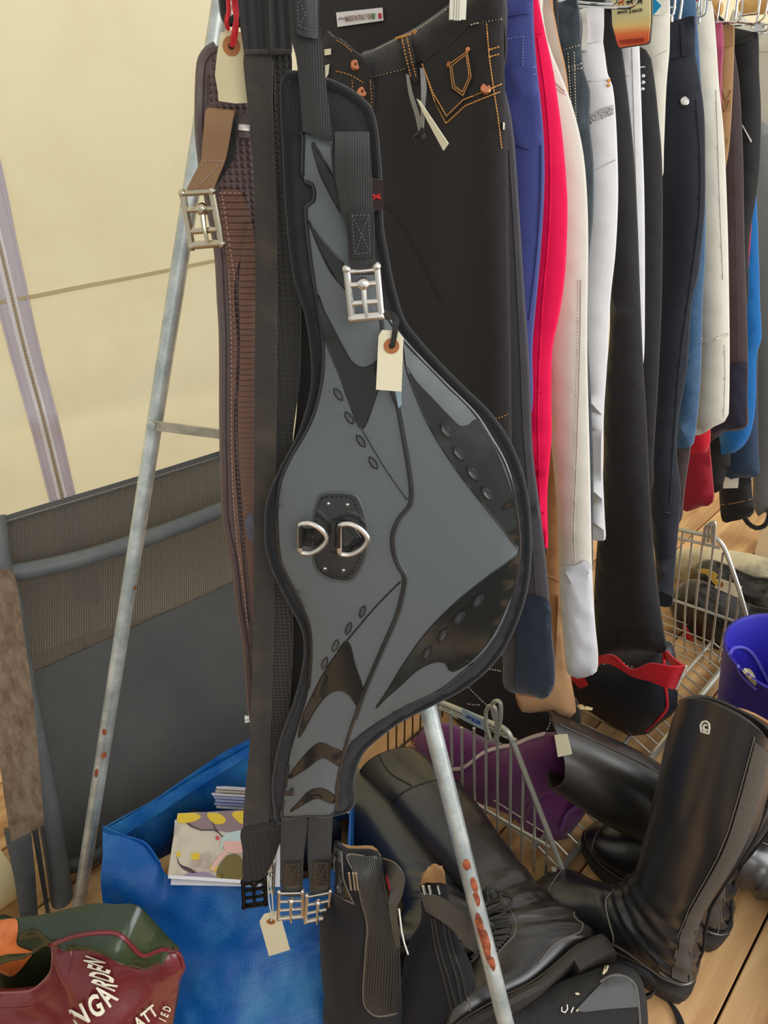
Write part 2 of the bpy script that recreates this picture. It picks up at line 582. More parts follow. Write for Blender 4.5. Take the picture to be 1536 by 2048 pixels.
# ------------------------------------------------------------------ floor of boards
base = G().box((0.6, 1.75, -0.035), (7.0, 4.9, 0.02)).build('floor', M('floor_gap', C(44, 32, 22), 0.9), smooth=False)
base['kind'] = 'structure'
def board_mat():
    m = M('board_wood', C(206, 158, 100), 0.5)
    t = m.node_tree; N = t.nodes; L = t.links; b = N['Principled BSDF']
    c = N.new('ShaderNodeTexCoord')
    oi = N.new('ShaderNodeObjectInfo')
    mp = N.new('ShaderNodeMapping'); mp.inputs['Rotation'].default_value = (0, 0, TH)
    mp2 = N.new('ShaderNodeMapping'); mp2.inputs['Scale'].default_value = (16, 1.5, 16)
    cb = N.new('ShaderNodeCombineXYZ')
    L.new(oi.outputs['Random'], cb.inputs[0]); L.new(oi.outputs['Random'], cb.inputs[1])
    sc = N.new('ShaderNodeVectorMath'); sc.operation = 'SCALE'; sc.inputs['Scale'].default_value = 31
    ad = N.new('ShaderNodeVectorMath'); ad.operation = 'ADD'
    L.new(cb.outputs[0], sc.inputs[0])
    L.new(c.outputs['Object'], mp.inputs[0]); L.new(mp.outputs[0], mp2.inputs[0])
    L.new(mp2.outputs[0], ad.inputs[0]); L.new(sc.outputs[0], ad.inputs[1])
    nz = N.new('ShaderNodeTexNoise'); nz.inputs['Scale'].default_value = 1.6; nz.inputs['Detail'].default_value = 7; nz.inputs['Distortion'].default_value = 0.6
    L.new(ad.outputs[0], nz.inputs['Vector'])
    rp = N.new('ShaderNodeValToRGB')
    e = rp.color_ramp.elements
    e[0].position = 0.3; e[0].color = C(160, 112, 66)
    e[1].position = 0.72; e[1].color = C(232, 190, 134)
    L.new(nz.outputs['Fac'], rp.inputs[0])
    # knots and stains
    n2 = N.new('ShaderNodeTexNoise'); n2.inputs['Scale'].default_value = 9; n2.inputs['Detail'].default_value = 2
    L.new(c.outputs['Object'], n2.inputs['Vector'])
    r2 = N.new('ShaderNodeValToRGB'); r2.color_ramp.elements[0].position = 0.66; r2.color_ramp.elements[1].position = 0.78
    L.new(n2.outputs['Fac'], r2.inputs[0])
    mx = N.new('ShaderNodeMixRGB'); mx.inputs[2].default_value = C(104, 72, 46)
    L.new(r2.outputs[0], mx.inputs[0]); L.new(rp.outputs[0], mx.inputs[1])
    hs = N.new('ShaderNodeHueSaturation')
    mr2 = N.new('ShaderNodeMapRange'); mr2.inputs['To Min'].default_value = 0.82; mr2.inputs['To Max'].default_value = 1.1
    L.new(oi.outputs['Random'], mr2.inputs['Value']); L.new(mr2.outputs[0], hs.inputs['Value'])
    L.new(mx.outputs[0], hs.inputs['Color']); L.new(hs.outputs[0], b.inputs['Base Color'])
    bp = N.new('ShaderNodeBump'); bp.inputs['Strength'].default_value = 0.15; bp.inputs['Distance'].default_value = 0.004
    L.new(nz.outputs['Fac'], bp.inputs['Height']); L.new(bp.outputs[0], b.inputs['Normal'])
    return m
bw = board_mat()
edges = [1.18, 1.04, 0.9, 0.76, 0.62, 0.485, 0.354, 0.223, 0.092, -0.039, -0.17, -0.301, -0.447, -0.623, -0.77, -0.92, -1.07, -1.22, -1.37, -1.52, -1.67]
for i in range(len(edges) - 1):
    hi, lo = edges[i] - 0.0016, edges[i + 1] + 0.0016
    a = -1.6 + random.uniform(0, 0.8)
    while a < 3.9:
        b = a + random.uniform(1.7, 2.6)
        z = random.uniform(-0.0012, 0.0)
        vs = []
        for (q, r_) in ((lo, a), (hi, a), (hi, b - 0.003), (lo, b - 0.003)):
            vs.append(QD * q + RD * r_ + V((0, 0, z - 0.02)))
        for (q, r_) in ((lo, a), (hi, a), (hi, b - 0.003), (lo, b - 0.003)):
            vs.append(QD * q + RD * r_ + V((0, 0, z - 0.0016)))
        for (q, r_) in ((lo + .0016, a + .0016), (hi - .0016, a + .0016), (hi - .0016, b - 0.0046), (lo + .0016, b - 0.0046)):
            vs.append(QD * q + RD * r_ + V((0, 0, z)))
        f = [(3, 2, 1, 0), (8, 9, 10, 11)]
        for o4 in (0, 4):
            for k in range(4):
                l = (k + 1) % 4
                f.append((o4 + k, o4 + l, o4 + 4 + l, o4 + 4 + k))
        cen = QD * ((lo + hi) / 2) + RD * ((a + b) / 2)
        if -2.2 < cen.x < 3.2 and -0.1 < cen.y < 4.2:
            o = mk('floor_board', vs, f, bw, base, smooth=False)
        a = b

# ------------------------------------------------------------------ tent wall with its zip
WN = V((-0.5, 0.866, 0)); WPL = (WN, 1.62)
wd = V((0.866, 0.5, 0))
def wallpt(t, z):
    return WN * 1.62 + wd * t + V((0, 0, z))
def sag(t, z):
    s = 0.02 * noise.noise(V((t * 1.3, z * 1.1, 2.0))) + 0.006 * noise.noise(V((t * 4, z * 3, 7.0)))
    zc = 0.56 + 0.02 * t
    s += 0.014 * math.exp(-((z - zc) / 0.03) ** 2)
    s += 0.004 * math.exp(-((z - zc - 0.05) / 0.012) ** 2)
    return s
vs = []; fs = []
nt_, nz_ = 90, 110
for j in range(nz_ + 1):
    for i in range(nt_ + 1):
        t = -1.6 + 5.2 * i / nt_; z = 0.0 + 2.5 * j / nz_
        vs.append(wallpt(t, z) - WN * sag(t, z))
for j in range(nz_):
    for i in range(nt_):
        a = j * (nt_ + 1) + i
        q = (a, a + 1, a + nt_ + 2, a + nt_ + 1)
        fs.append(q)
wall = mk('wall_left', vs, fs, m_canvas, sharp=80)
wall['kind'] = 'structure'
m_ziphi = M('zip_highlight_white', C(236, 234, 236), 0.22, spec=0.7)  # painted highlight: white ridges stand in for gloss along the zip
# zip: a clear tape with teeth down its middle
zl = [(-80, 330), (-36, 500), (14, 690), (59, 850), (98, 1000), (130, 1120), (150, 1200)]
zr = [(-14, 280), (38, 500), (79, 690), (120, 850), (154, 1000), (184, 1120), (204, 1200)]
tape = applique('zip_tape', zl + zr[::-1], wall, m_pvc, wall, 0.004, 0.002, 26, steppx=14)
mid = [((a[0] + b[0]) / 2, (a[1] + b[1]) / 2) for a, b in zip(zl, zr)]
seam('zip_edge', [(a[0] + 3, a[1]) for a in zl], tape, m_pvc, wall, 0.0022, 0.001)
seam('zip_edge', [(a[0] - 3, a[1]) for a in zr], tape, m_pvc, wall, 0.0022, 0.001)
seam('zip_ridge', [(a[0] - 7, a[1]) for a in mid], tape, m_ziphi, wall, 0.0045, 0.001)
seam('zip_ridge', [(a[0] + 6, a[1]) for a in mid], tape, m_ziphi, wall, 0.0045, 0.001)
stitches('zip_stitching', [[(a[0] - 14, a[1]) for a in mid], [(a[0] + 13, a[1]) for a in mid]], tape, m_white, wall, 6, 6, 0.0006)
g = G()
D = spl(mid, step=4.6)
for i in range(2, len(D) - 2):
    p, _ = hit((float(D[i][0]), float(D[i][1])), tape, 0.0035)
    g.box(p, (0.006, 0.004, 0.0032))
o = g.build('zip_teeth', m_zip, wall, smooth=False); o['kind'] = 'stuff'

sheet('canvas_seam', [[hit((x, y), wall, 0.004)[0] for x, y in ((-40, 606), (60, 590), (160, 570), (260, 552), (360, 532), (470, 510))], [hit((x, y), wall, 0.004)[0] for x, y in ((-40, 616), (60, 599), (160, 579), (260, 560), (360, 540), (470, 517))]], m_canvas, wall, 0.0006, 4, 2)
# canvas rolled up at the foot of the wall
g = G().tube([atZ(40, 1800, 0.045) - RD * 0.5 - V((0.06, -0.03, 0)), atZ(40, 1800, 0.045) - V((0.06, -0.03, 0)), atZ(40, 1800, 0.045) + RD * 0.03 - V((0.06, -0.03, 0))], 0.045, 18)
roll = g.build('canvas_roll', m_canvas)
tag(roll, 'cream canvas roll lying on the boards at the foot of the tent wall', 'canvas')

# ------------------------------------------------------------------ clothes stand: two splayed tube legs, brace, rail
APEX = V((-0.163, 1.0, 1.30))
foot_l = atZ(158, 1812, 0.0); foot_r = V((0.186, 0.47, 0.0))
stand = thing('clothes_stand', 'galvanised tube trestle stand that carries the girths and the row of breeches', 'stand', (-0.1, 0.7, 0))
RAIL_END = APEX + RD * 2.0
def leg(name, a, b, r, spots):
    o = G().tube([a, a + (b - a) * 0.5, b], r, 20).build(name, m_galv, stand)
    for k, (t, ang, L, wd_) in enumerate(spots):
        ax = (b - a).normalized(); p = a + (b - a) * t
        toc = (CAM - p); toc = (toc - ax * toc.dot(ax)).normalized(); side = ax.cross(toc)
        vs = []; fs = []
        nn = 16
        ring = []
        for i in range(nn):
            th = 2 * math.pi * i / nn
            rad = 1 + 0.35 * noise.noise(V((math.cos(th) * 1.7 + k * 3, math.sin(th) * 1.7, k)))
            al = ang + math.cos(th) * wd_ * rad; zz = math.sin(th) * L * rad
            ring.append((al, zz))
        for rr in (1.0, 0.5, 0.0):
            for al, zz in (ring if rr else ring[:1]):
                al2 = ang + (al - ang) * rr
                d = toc * math.cos(al2) + side * math.sin(al2)
                vs.append(p + ax * zz * rr + d * (r + 0.0004))
        for i in range(nn):
            l = (i + 1) % nn
            fs.append((i, l, nn + l, nn + i)); fs.append((nn + i, nn + l, 2 * nn))
        mk('rust_patch', vs, fs, m_rust, o)
    return o
leg('leg', foot_l, APEX + V((-0.004, 0, 0.0)), 0.0102, [(0.225, 0.2, 0.006, 0.4), (0.255, -0.3, 0.005, 0.35), (0.43, 0.9, 0.004, 0.3), (0.20, -0.5, 0.008, 0.3)])
leg('leg', foot_r, APEX + V((0.006, 0.0, 0.0)), 0.0108, [(0.245, 0.05, 0.007, 0.5), (0.225, 0.3, 0.010, 0.4), (0.213, 0.25, 0.011, 0.35), (0.187, -0.2, 0.018, 0.45), (0.172, 0.0, 0.020, 0.55), (0.15, 0.15, 0.010, 0.35), (0.165, -0.15, 0.02, 0.4)])
# flat cross brace with a bolt
ax = (APEX - foot_l)
pb = foot_l + ax * 0.545
pr = foot_r + (APEX - foot_r) * 0.52
toc = V((0, -1, 0))
a0 = onp((300, 850), YP(pb.y - 0.014)); a1 = onp((560, 884), YP(pb.y - 0.03))
g = G().box((a0 + a1) / 2, ((a1 - a0).length, 0.004, 0.012), (a1 - a0).to_track_quat('X', 'Z').to_matrix())
g.build('cross_brace', M('brace_zinc', C(196, 192, 172), 0.5, 0.4, var=(40, C(168, 164, 148), 0.4, 0.6)), stand, smooth=False)
G().disc(onp((303, 851), YP(pb.y - 0.016)), (0, -1, 0), 0.006, 0.004).build('bolt', m_galv, stand)
rl = G().tube([APEX - RD * 0.05, APEX + RD * 1.0, RAIL_END], 0.0125, 16).build('rail', m_galv, stand)
for s in (-1, 1):
    G().tube([RAIL_END, RAIL_END + QD * (0.34 * s) + V((0, 0, -1.30))], 0.0115, 12).build('leg', m_galv, stand)
GB = V((-0.163, 0.585, 1.250))
G().tube([GB, APEX + V((0, 0.02, 0))], 0.008, 10).build('girth_peg', m_galv, stand)
G().tube([GB + V((-0.11, 0.02, 0)), GB, GB + V((0.13, -0.02, 0))], 0.006, 10).build('girth_bar', m_galv, stand)
# ------------------------------------------------------------------ black stud guard girth in the middle
m_neo = fabric('neoprene', C(46, 46, 50), 0.9, 400, 0.15, 0.2)
m_bind = fabric('neoprene_binding', C(31, 31, 34), 0.85, 300, 0.2, 0.25)
m_eva = M('matt_moulded_rubber', C(98, 104, 107), 0.38, bump=(420, 0.06), spec=0.5)
m_evad = M('dark_moulded_rubber', C(80, 83, 84), 0.46, bump=(420, 0.06), spec=0.5)
m_gloss = M('gloss_black', C(36, 38, 37), 0.15, var=(9, C(66, 68, 66), 0.5, 0.75), bump=(7, 0.05), spec=0.55)
m_ridge = M('gloss_ridge', C(44, 45, 47), 0.2, spec=0.6)
m_elas = M('black_elastic', C(50, 50, 49), 0.8, wave=(190, 'X', 0.45), bump=(200, 0.15), sheen=0.15)
m_blea = leather('black_leather', C(30, 30, 31), 0.36)
m_groove = M('groove_black', C(22, 23, 24), 0.35)
GY = 0.575
gir = thing('belly_girth', 'black stud guard girth with grey moulded belly plate and glossy inset panels', 'girth', onp((640, 0), YP(GY)))
felt_px = [(590, 152), (572, 164), (569, 195), (574, 312), (580, 430), (594, 547), (617, 626), (628, 698), (630, 762), (619, 821), (598, 880), (564, 944), (541, 999), (536, 1049), (539, 1100), (556, 1151), (583, 1205), (609, 1257), (614, 1303), (607, 1354), (590, 1413), (568, 1472), (554, 1532), (549, 1578), (554, 1620), (562, 1641), (630, 1632), (700, 1614), (704, 1557), (721, 1506), (755, 1472), (801, 1438), (865, 1405), (928, 1371), (979, 1328), (1013, 1278), (1038, 1218), (1051, 1163), (1056, 1100), (1055, 1060), (1051, 1005), (1038, 945), (1013, 884), (975, 829), (928, 783), (873, 728), (831, 681), (801, 639), (780, 570), (769, 515), (758, 449), (756, 371), (752, 312), (746, 258), (734, 219), (703, 191), (656, 168)]
felt = panel('felt_backing', felt_px, YP(GY), m_neo, gir, 0.006, 0.003, 0.006, 0.012, step=0.006)
edge_tube('edge_binding', felt_px, YP(GY), m_bind, gir, 0.0034, 0.003, True, 10, 6)
plate_px = [(603, 260), (664, 276), (692, 302), (730, 420), (745, 520), (757, 590), (780, 640), (810, 681), (844, 719), (894, 770), (949, 825), (983, 876), (1009, 922), (1026, 973), (1036, 1037), (1041, 1096), (1030, 1176), (1009, 1244), (971, 1303), (924, 1345), (873, 1384), (810, 1413), (746, 1451), (704, 1485), (687, 1515), (679, 1557), (668, 1627), (615, 1631), (564, 1635), (568, 1600), (573, 1566), (581, 1506), (596, 1455), (615, 1392), (621, 1341), (623, 1303), (619, 1252), (598, 1197), (573, 1147), (560, 1113), (554, 1058), (554, 1007), (560, 965), (577, 922), (611, 863), (632, 812), (645, 753), (647, 690), (636, 613), (625, 547), (615, 469), (611, 422), (613, 410), (627, 402), (629, 383), (623, 367), (611, 363), (605, 348), (607, 273)]
def lp(P, step=10):     # mostly straight outline with rounded corners
    return P
plate = panel('belly_plate', plate_px, YP(GY - 0.0075), m_eva, gir, 0.004, 0.010, 0.085, 0.012, step=0.005, back=0.0)
left_edge = [(564, 1635), (568, 1600), (573, 1566), (581, 1506), (596, 1455), (615, 1392), (621, 1341), (623, 1303), (619, 1252), (598, 1197), (573, 1147), (560, 1113), (555, 1058), (555, 1007), (561, 965), (578, 922), (612, 863), (633, 812), (645, 753), (647, 690), (637, 613), (626, 547), (616, 469), (612, 424), (615, 411), (627, 402), (629, 383), (624, 368), (612, 363), (606, 348), (607, 273), (605, 262), (664, 277)]
seam('plate_ridge', left_edge, plate, m_ridge, gir, 0.0015, -0.0002, step=6)
right_edge = [(692, 1509), (704, 1485), (746, 1451), (810, 1413), (873, 1383), (924, 1344), (971, 1302), (1008, 1244), (1029, 1176), (1039, 1098), (1035, 1037), (1025, 973), (1008, 922), (982, 876), (948, 825), (893, 770), (843, 719), (808, 681), (779, 640), (757, 590)]
seam('plate_ridge', right_edge, plate, m_ridge, gir, 0.0014, -0.0002, step=6)
mid_edge = [(763, 640), (772, 720), (784, 783), (795, 812), (805, 867), (816, 931), (822, 982), (818, 1011), (801, 1032), (789, 1054), (784, 1075), (786, 1104), (795, 1130), (805, 1147), (808, 1164), (800, 1205), (789, 1240), (763, 1299), (729, 1379), (708, 1439), (687, 1506), (674, 1570), (668, 1625), (615, 1631), (566, 1635)]
seam('centre_ridge', mid_edge, plate, m_ridge, gir, 0.0019, 0.0, step=6, n=8)
seam('centre_ridge', [(a + 6, b) for a, b in mid_edge[3:20]], plate, m_evad, gir, 0.0012, 0.0, step=6)
# glossy sunk panels
insets = [
    [(624, 287), (634, 296), (656, 335), (676, 380), (684, 425), (668, 402), (640, 345)],
    [(625, 459), (654, 492), (690, 533), (697, 560), (694, 580), (676, 560), (648, 512)],
    [(636, 590), (646, 618), (662, 650), (687, 697), (704, 724), (725, 736), (748, 728), (764, 712), (766, 760), (755, 783), (725, 857), (700, 808), (679, 749), (655, 692), (640, 630)],
    [(812, 734), (831, 762), (860, 793), (899, 834), (920, 853), (941, 850), (954, 840), (983, 882), (1011, 948), (1028, 1007), (1038, 1094), (1000, 1050), (958, 999), (907, 931), (860, 855), (830, 787)],
    [(1039, 1110), (1009, 1130), (979, 1151), (915, 1202), (856, 1261), (810, 1324), (776, 1379), (752, 1416), (774, 1394), (801, 1371), (831, 1343), (865, 1325), (890, 1326), (905, 1343), (946, 1318), (985, 1271), (1014, 1210), (1033, 1151)],
    [(695, 1282), (710, 1330), (725, 1379), (717, 1413), (700, 1392), (679, 1381), (657, 1388), (632, 1417), (598, 1475), (606, 1432), (621, 1398), (645, 1350), (670, 1312)],
    [(577, 1556), (602, 1519), (632, 1489), (653, 1488), (685, 1506), (681, 1532), (653, 1517), (636, 1519), (611, 1538)],
    [(581, 1623), (598, 1604), (619, 1582), (645, 1577), (670, 1593), (666, 1607), (636, 1597), (615, 1604)],
]
def soft(P, step=14):
    """straight edges, corners kept: densify linearly"""
    return [tuple(q) for q in lin(P, step, True)]
ins = []
for P in insets:
    ins.append(applique('gloss_panel', P, plate, m_gloss, gir, 0.0009, 0.0006, 8, steppx=6))
    seam('panel_rim', P, plate, m_groove, gir, 0.0007, 0.0004, step=7, closed=True)
for P in ([(725, 860), (770, 935), (814, 999)], [(801, 1163), (750, 1215), (695, 1280)], [(812, 734), (808, 700), (806, 680)], [(617, 441), (640, 500), (664, 547), (691, 578)], [(624, 287), (650, 330), (668, 358)],
          [(866, 1262), (952, 1185)], [(765, 719), (767, 650)]):
    seam('plate_groove', P, plate, m_groove, gir, 0.0008, 0.0003)
surf = [plate] + ins
def lozenge(c, s, ang, rim):
    ca, sa = math.cos(ang), math.sin(ang)
    base = [(-0.15, -1.0), (0.22, -0.45), (0.40, 0.25), (0.22, 1.05), (-0.2, 0.5), (-0.36, -0.35)]
    P = [(c[0] + s * (a * ca - b * sa), c[1] + s * (a * sa + b * ca)) for a, b in base]
    o = applique('stud', P, surf, M('stud_gloss', C(74, 76, 80), 0.16, spec=0.8), gir, 0.0024, 0.002, 6, curve=False, steppx=5)
    seam('stud_rim', P, surf, m_groove if not rim else m_ridge, o, 0.0019 if rim else 0.0010, 0.0008, False, 5, closed=True)
for c in ((676, 789), (698, 836), (721, 882), (746, 926)): lozenge(c, 13, -0.42, False)
for c in ((892, 863), (917, 908), (945, 948), (974, 988)): lozenge(c, 15, -0.5, True)
for c in ((956, 1202), (918, 1236), (886, 1271), (854, 1307)): lozenge(c, 15, 0.75, True)
for c in ((725, 1223), (697, 1257), (671, 1291), (649, 1326)): lozenge(c, 12, 0.55, False)
applique('hook_slot', [(570, 1584), (580, 1584), (580, 1577), (586, 1577), (586, 1592), (570, 1592)], plate, m_ridge, gir, 0.003, 0.003, 5, curve=False)
# leather oval with two D rings
oval = [(645, 990), (676, 987), (708, 991), (721, 1010), (731, 1049), (732, 1096), (722, 1130), (702, 1158), (676, 1160), (653, 1153), (633, 1134), (628, 1092), (630, 1037), (636, 1007)]
m_pat = M('patent_leather', C(50, 51, 52), 0.2, bump=(16, 0.18), spec=0.6)
patch = applique('ring_patch', oval, plate, m_pat, gir, 0.003, 0.003, 8)
seam('patch_rim', oval, plate, m_evad, gir, 0.0022, 0.0, closed=True, step=6)
stitches('patch_stitching', [[(676 + (a - 680) * 0.9, 1074 + (b - 1074) * 0.93) for a, b in oval + oval[:1]]], patch, m_groove, gir, 5, 4, 0.0006)
for c in ((657, 1007), (695, 1009), (650, 1137), (687, 1140)):
    p, nn = hit(c, patch)
    G().ringdisc(p, -FW, 0.0030, 0.0014, 0.0012).build('rivet', m_groove, gir)
    G().ball(p - FW * 0.0005, 0.0016, 8, 6).build('rivet_pin', m_steel, gir)
applique('diamond_relief', [(664, 1042), (700, 1046), (720, 1074), (700, 1102), (664, 1104), (660, 1074)], patch, m_pat, gir, 0.0022, 0.0015, 8, curve=False)
seam('relief_line', [(696, 1058), (713, 1075), (697, 1094)], patch, m_groove, gir, 0.001, 0.002, curve=False)
seam('relief_line', [(664, 1042), (700, 1046), (720, 1074), (700, 1102), (664, 1104)], patch, m_groove, gir, 0.0009, 0.002, curve=False)
def dring(x0, x1, y0, y1):
    pl = YP(GY - 0.030)
    P = [(x0, y0), (x0 + (x1 - x0) * 0.35, y0 - 1), (x0 + (x1 - x0) * 0.75, y0 + 10), (x1, (y0 + y1) / 2), (x0 + (x1 - x0) * 0.75, y1 - 9), (x0 + (x1 - x0) * 0.35, y1 + 1), (x0, y1)]
    pts = [onp((float(a), float(b)), pl) for a, b in spl(P, n=6)]
    o = G().tube(pts + [onp((x0 - 2, y1 - 6), pl), onp((x0 - 2, y0 + 6), pl)], 0.0024, 10, closed=True).build('d_ring', m_steel, gir)
    return o
dring(602, 654, 1048, 1105); dring(681, 735, 1049, 1108)
for x in (604, 680):
    rows = []
    for k in range(7):
        th = math.pi * (-0.5 + k / 6)
        xx = x - 8 * math.cos(th)
        a = onp((xx, 1053), YP(GY - 0.027 + 0.007 * math.sin(th))); b = onp((xx, 1096), YP(GY - 0.027 + 0.007 * math.sin(th)))
        rows.append([a, b])
    sheet('ring_keeper', rows, m_blea, gir, 0.0016, 2, 2)
    applique('keeper_tail', [(x - 2, 1056), (x + 40, 1060), (x + 42, 1094), (x - 2, 1092)], [patch, plate], m_blea, gir, 0.0015, 0.001, 8, curve=False)
# ---- straps
def strap(name, L, R, Y0, Y1, mat, parent, t=0.003, k=None):
    """elastic strap between a left and a right pixel edge; Y runs from Y0 (top) to Y1"""
    n = len(L); rows = []
    for i in range(n):
        Y = Y0 + (Y1 - Y0) * i / (n - 1)
        if k: Y = k[i]
        a, b = atY(*L[i], Y), atY(*R[i], Y)
        m_ = (a + b) / 2 - V((0, 0.0015, 0))
        rows.append([a, m_, b])
    return sheet(name, rows, mat, parent, t, 3, 5)
def xpatch(P, target, parent, mat=None):
    o = applique('stitched_patch', P, target, mat or m_blea, parent, 0.0022, 0.0022, 9, curve=False, steppx=9)
    c = (sum(p[0] for p in P) / 4, sum(p[1] for p in P) / 4)
    q = [(c[0] + (p[0] - c[0]) * 0.72, c[1] + (p[1] - c[1]) * 0.8) for p in P]
    stitches('patch_stitching', [q + q[:1], [q[0], q[2]], [q[1], q[3]]], o, M('grey_thread', C(84, 84, 84), 0.8), parent, 5, 3, 0.0006, curve=False)
    return o
s1 = strap('upper_strap', [(583, -150), (584, 0), (584, 74), (594, 117), (602, 195), (606, 262)], [(636, -150), (638, 0), (641, 74), (650, 156), (660, 234), (666, 284)], GY - 0.02, GY - 0.016, m_elas, gir)
xpatch([(588, -12), (636, -12), (636, 72), (592, 60)], s1, gir)
applique('keeper', [(592, 58), (636, 66), (634, 78), (612, 74), (594, 68)], s1, m_ridge, gir, 0.005, 0.004, 6, curve=False)
s2 = strap('buckle_strap', [(671, 268), (671, 300), (672, 352), (684, 422), (695, 469), (699, 548)], [(738, 268), (740, 300), (742, 340), (747, 422), (750, 488), (752, 548)], 0, 0, m_elas, gir, 0.0035, k=[GY - 0.022, GY - 0.034, GY - 0.036, GY - 0.034, GY - 0.032, GY - 0.03])
s3 = strap('buckle_strap', [(668, 268), (664, 300), (668, 352), (676, 410), (688, 440)], [(736, 266), (738, 300), (738, 340), (742, 400), (745, 440)], 0, 0, m_elas, gir, 0.003, k=[GY - 0.021, GY - 0.018, GY - 0.018, GY - 0.02, GY - 0.024])
xpatch([(697, 421), (743, 420), (747, 514), (705, 518)], s2, gir)
def buckle(name, TL, TR, BL, BR, Y, parent, bars, tongues, r=0.0026, mat=None, knob=True, top=True):
    mat = mat or m_steel
    P = lambda u, v: atY(TL[0] * (1 - u) * (1 - v) + TR[0] * u * (1 - v) + BL[0] * (1 - u) * v + BR[0] * u * v,
                         TL[1] * (1 - u) * (1 - v) + TR[1] * u * (1 - v) + BL[1] * (1 - u) * v + BR[1] * u * v, Y)
    o = G().tube([P(0, 0), P(0, 0.5), P(0, 1)], r, 10).tube([P(1, 0), P(1, 0.5), P(1, 1)], r, 10).build(name, mat, parent)
    for c in (P(0, 0), P(1, 0), P(0, 1), P(1, 1)): G().ball(c, r * 1.28, 10, 8).build('end_knob', mat, o)
    for f, rr in bars:
        G().tube([P(0, f), P(0.5, f), P(1, f)], r * rr, 10).build('cross_bar', mat, o)
    for u, v0, v1 in tongues:
        d = V((0, -r * 1.6, 0))
        G().tube([P(u, v0), P(u, (v0 + v1) / 2) + d, P(u + 0.02, v1) + d * 0.8], [r * 0.9, r * 0.75, r * 0.55], 8).ball(P(u, v0), r * 1.9, 10, 8).build('tongue', mat, o)
    return o
buckle('roller_buckle', (693, 538), (753, 533), (704, 637), (762, 632), GY - 0.032, gir, [(0.06, 0.7), (0.33, 0.85), (0.7, 0.85), (0.99, 1.25)], [(0.5, 0.33, 0.98)])
# bottom straps
sA = strap('lower_strap', [(562, 1628), (563, 1660), (561, 1714), (563, 1781), (563, 1790)], [(614, 1628), (613, 1660), (607, 1717), (606, 1781), (606, 1790)], GY - 0.006, GY - 0.008, m_elas, gir)
sB = strap('lower_strap', [(618, 1626), (617, 1660), (616, 1714), (620, 1784), (621, 1792)], [(666, 1624), (664, 1660), (662, 1717), (661, 1778), (661, 1788)], GY - 0.006, GY - 0.008, m_elas, gir)
for s, P in ((sA, [(568, 1724), (603, 1722), (601, 1776), (567, 1778)]), (sB, [(627, 1722), (660, 1720), (658, 1778), (624, 1778)])):
    xpatch(P, s, gir)
buckle('roller_buckle', (558, 1784), (605, 1783), (557, 1838), (605, 1833), GY - 0.012, gir, [(0.05, 0.7), (0.36, 0.85), (0.68, 0.85), (0.98, 1.2)], [(0.52, 0.36, 1.1)], 0.0023)
buckle('roller_buckle', (614, 1791), (661, 1782), (611, 1844), (657, 1834), GY - 0.012, gir, [(0.05, 0.7), (0.36, 0.85), (0.68, 0.85), (0.98, 1.2)], [(0.5, 0.36, 1.1)], 0.0023)
# side logo flag
lf = panel('side_label', [(742, 357), (766, 360), (767, 418), (746, 423)], YP(GY - 0.012), fabric('label_brown', C(58, 48, 46)), gir, 0.002, 0, curve=False, res=0.008)
seam('side_label_mark', [(743, 388), (752, 394), (762, 397)], lf, M('red_thread', C(206, 40, 44), 0.7), gir, 0.0008, 0.0004)
seam('side_label_mark', [(745, 399), (752, 393), (760, 388)], lf, MATS['red_thread'], gir, 0.0008, 0.0004)

def price_tag(label, P, pl, eye, string, smat, mat, group=None, re=0.0058, name='price_tag', curve=False, holes=True):
    o = thing(name, label, 'tag', onp(eye, pl), group)
    card = panel('card', P, pl, mat, o, 0.0007, 0, curve=curve, res=0.008, step=0.004)
    p, nn = hit(eye, card)
    G().ringdisc(p, -pl[0], re, re * 0.36, 0.0005, 20).build('washer', m_eye, o)
    G().disc(p, -pl[0], re * 0.38, 0.0006, 12).build('eyelet', m_hole, o)
    for S in string:
        pts = [V(q) for q in spl(S, n=5)]
        G().tube(pts, 0.0009, 6).build('string', smat, o)
    return o
m_rib = M('black_ribbon', C(44, 44, 44), 0.35, spec=0.6)
TY = YP(GY - 0.04)
t1 = price_tag('cream card price tag hanging by black ribbon from the roller buckle of the belly girth', [(764, 660), (795, 662), (807, 676), (803, 783), (752, 779), (757, 672)], TY, (783, 692), [], m_rib, m_cardw)
sheet('ribbon', [[atY(766, 626, GY - 0.036), atY(772, 640, GY - 0.037)], [atY(782, 622, GY - 0.045), atY(786, 640, GY - 0.045)], [atY(798, 636, GY - 0.045), atY(784, 648, GY - 0.045)], [atY(797, 655, GY - 0.045), atY(784, 662, GY - 0.045)], [atY(790, 694, GY - 0.042), atY(780, 692, GY - 0.042)]], m_rib, t1, 0.0006, 3, 4)
sheet('foil_strip', [[atY(790, 778, GY - 0.030), atY(803, 776, GY - 0.030)], [atY(794, 800, GY - 0.028), atY(803, 798, GY - 0.028)], [atY(797, 816, GY - 0.027), atY(804, 808, GY - 0.027)]], M('pale_foil', C(170, 196, 210), 0.25, 0.4), t1, 0.0005, 2, 2)

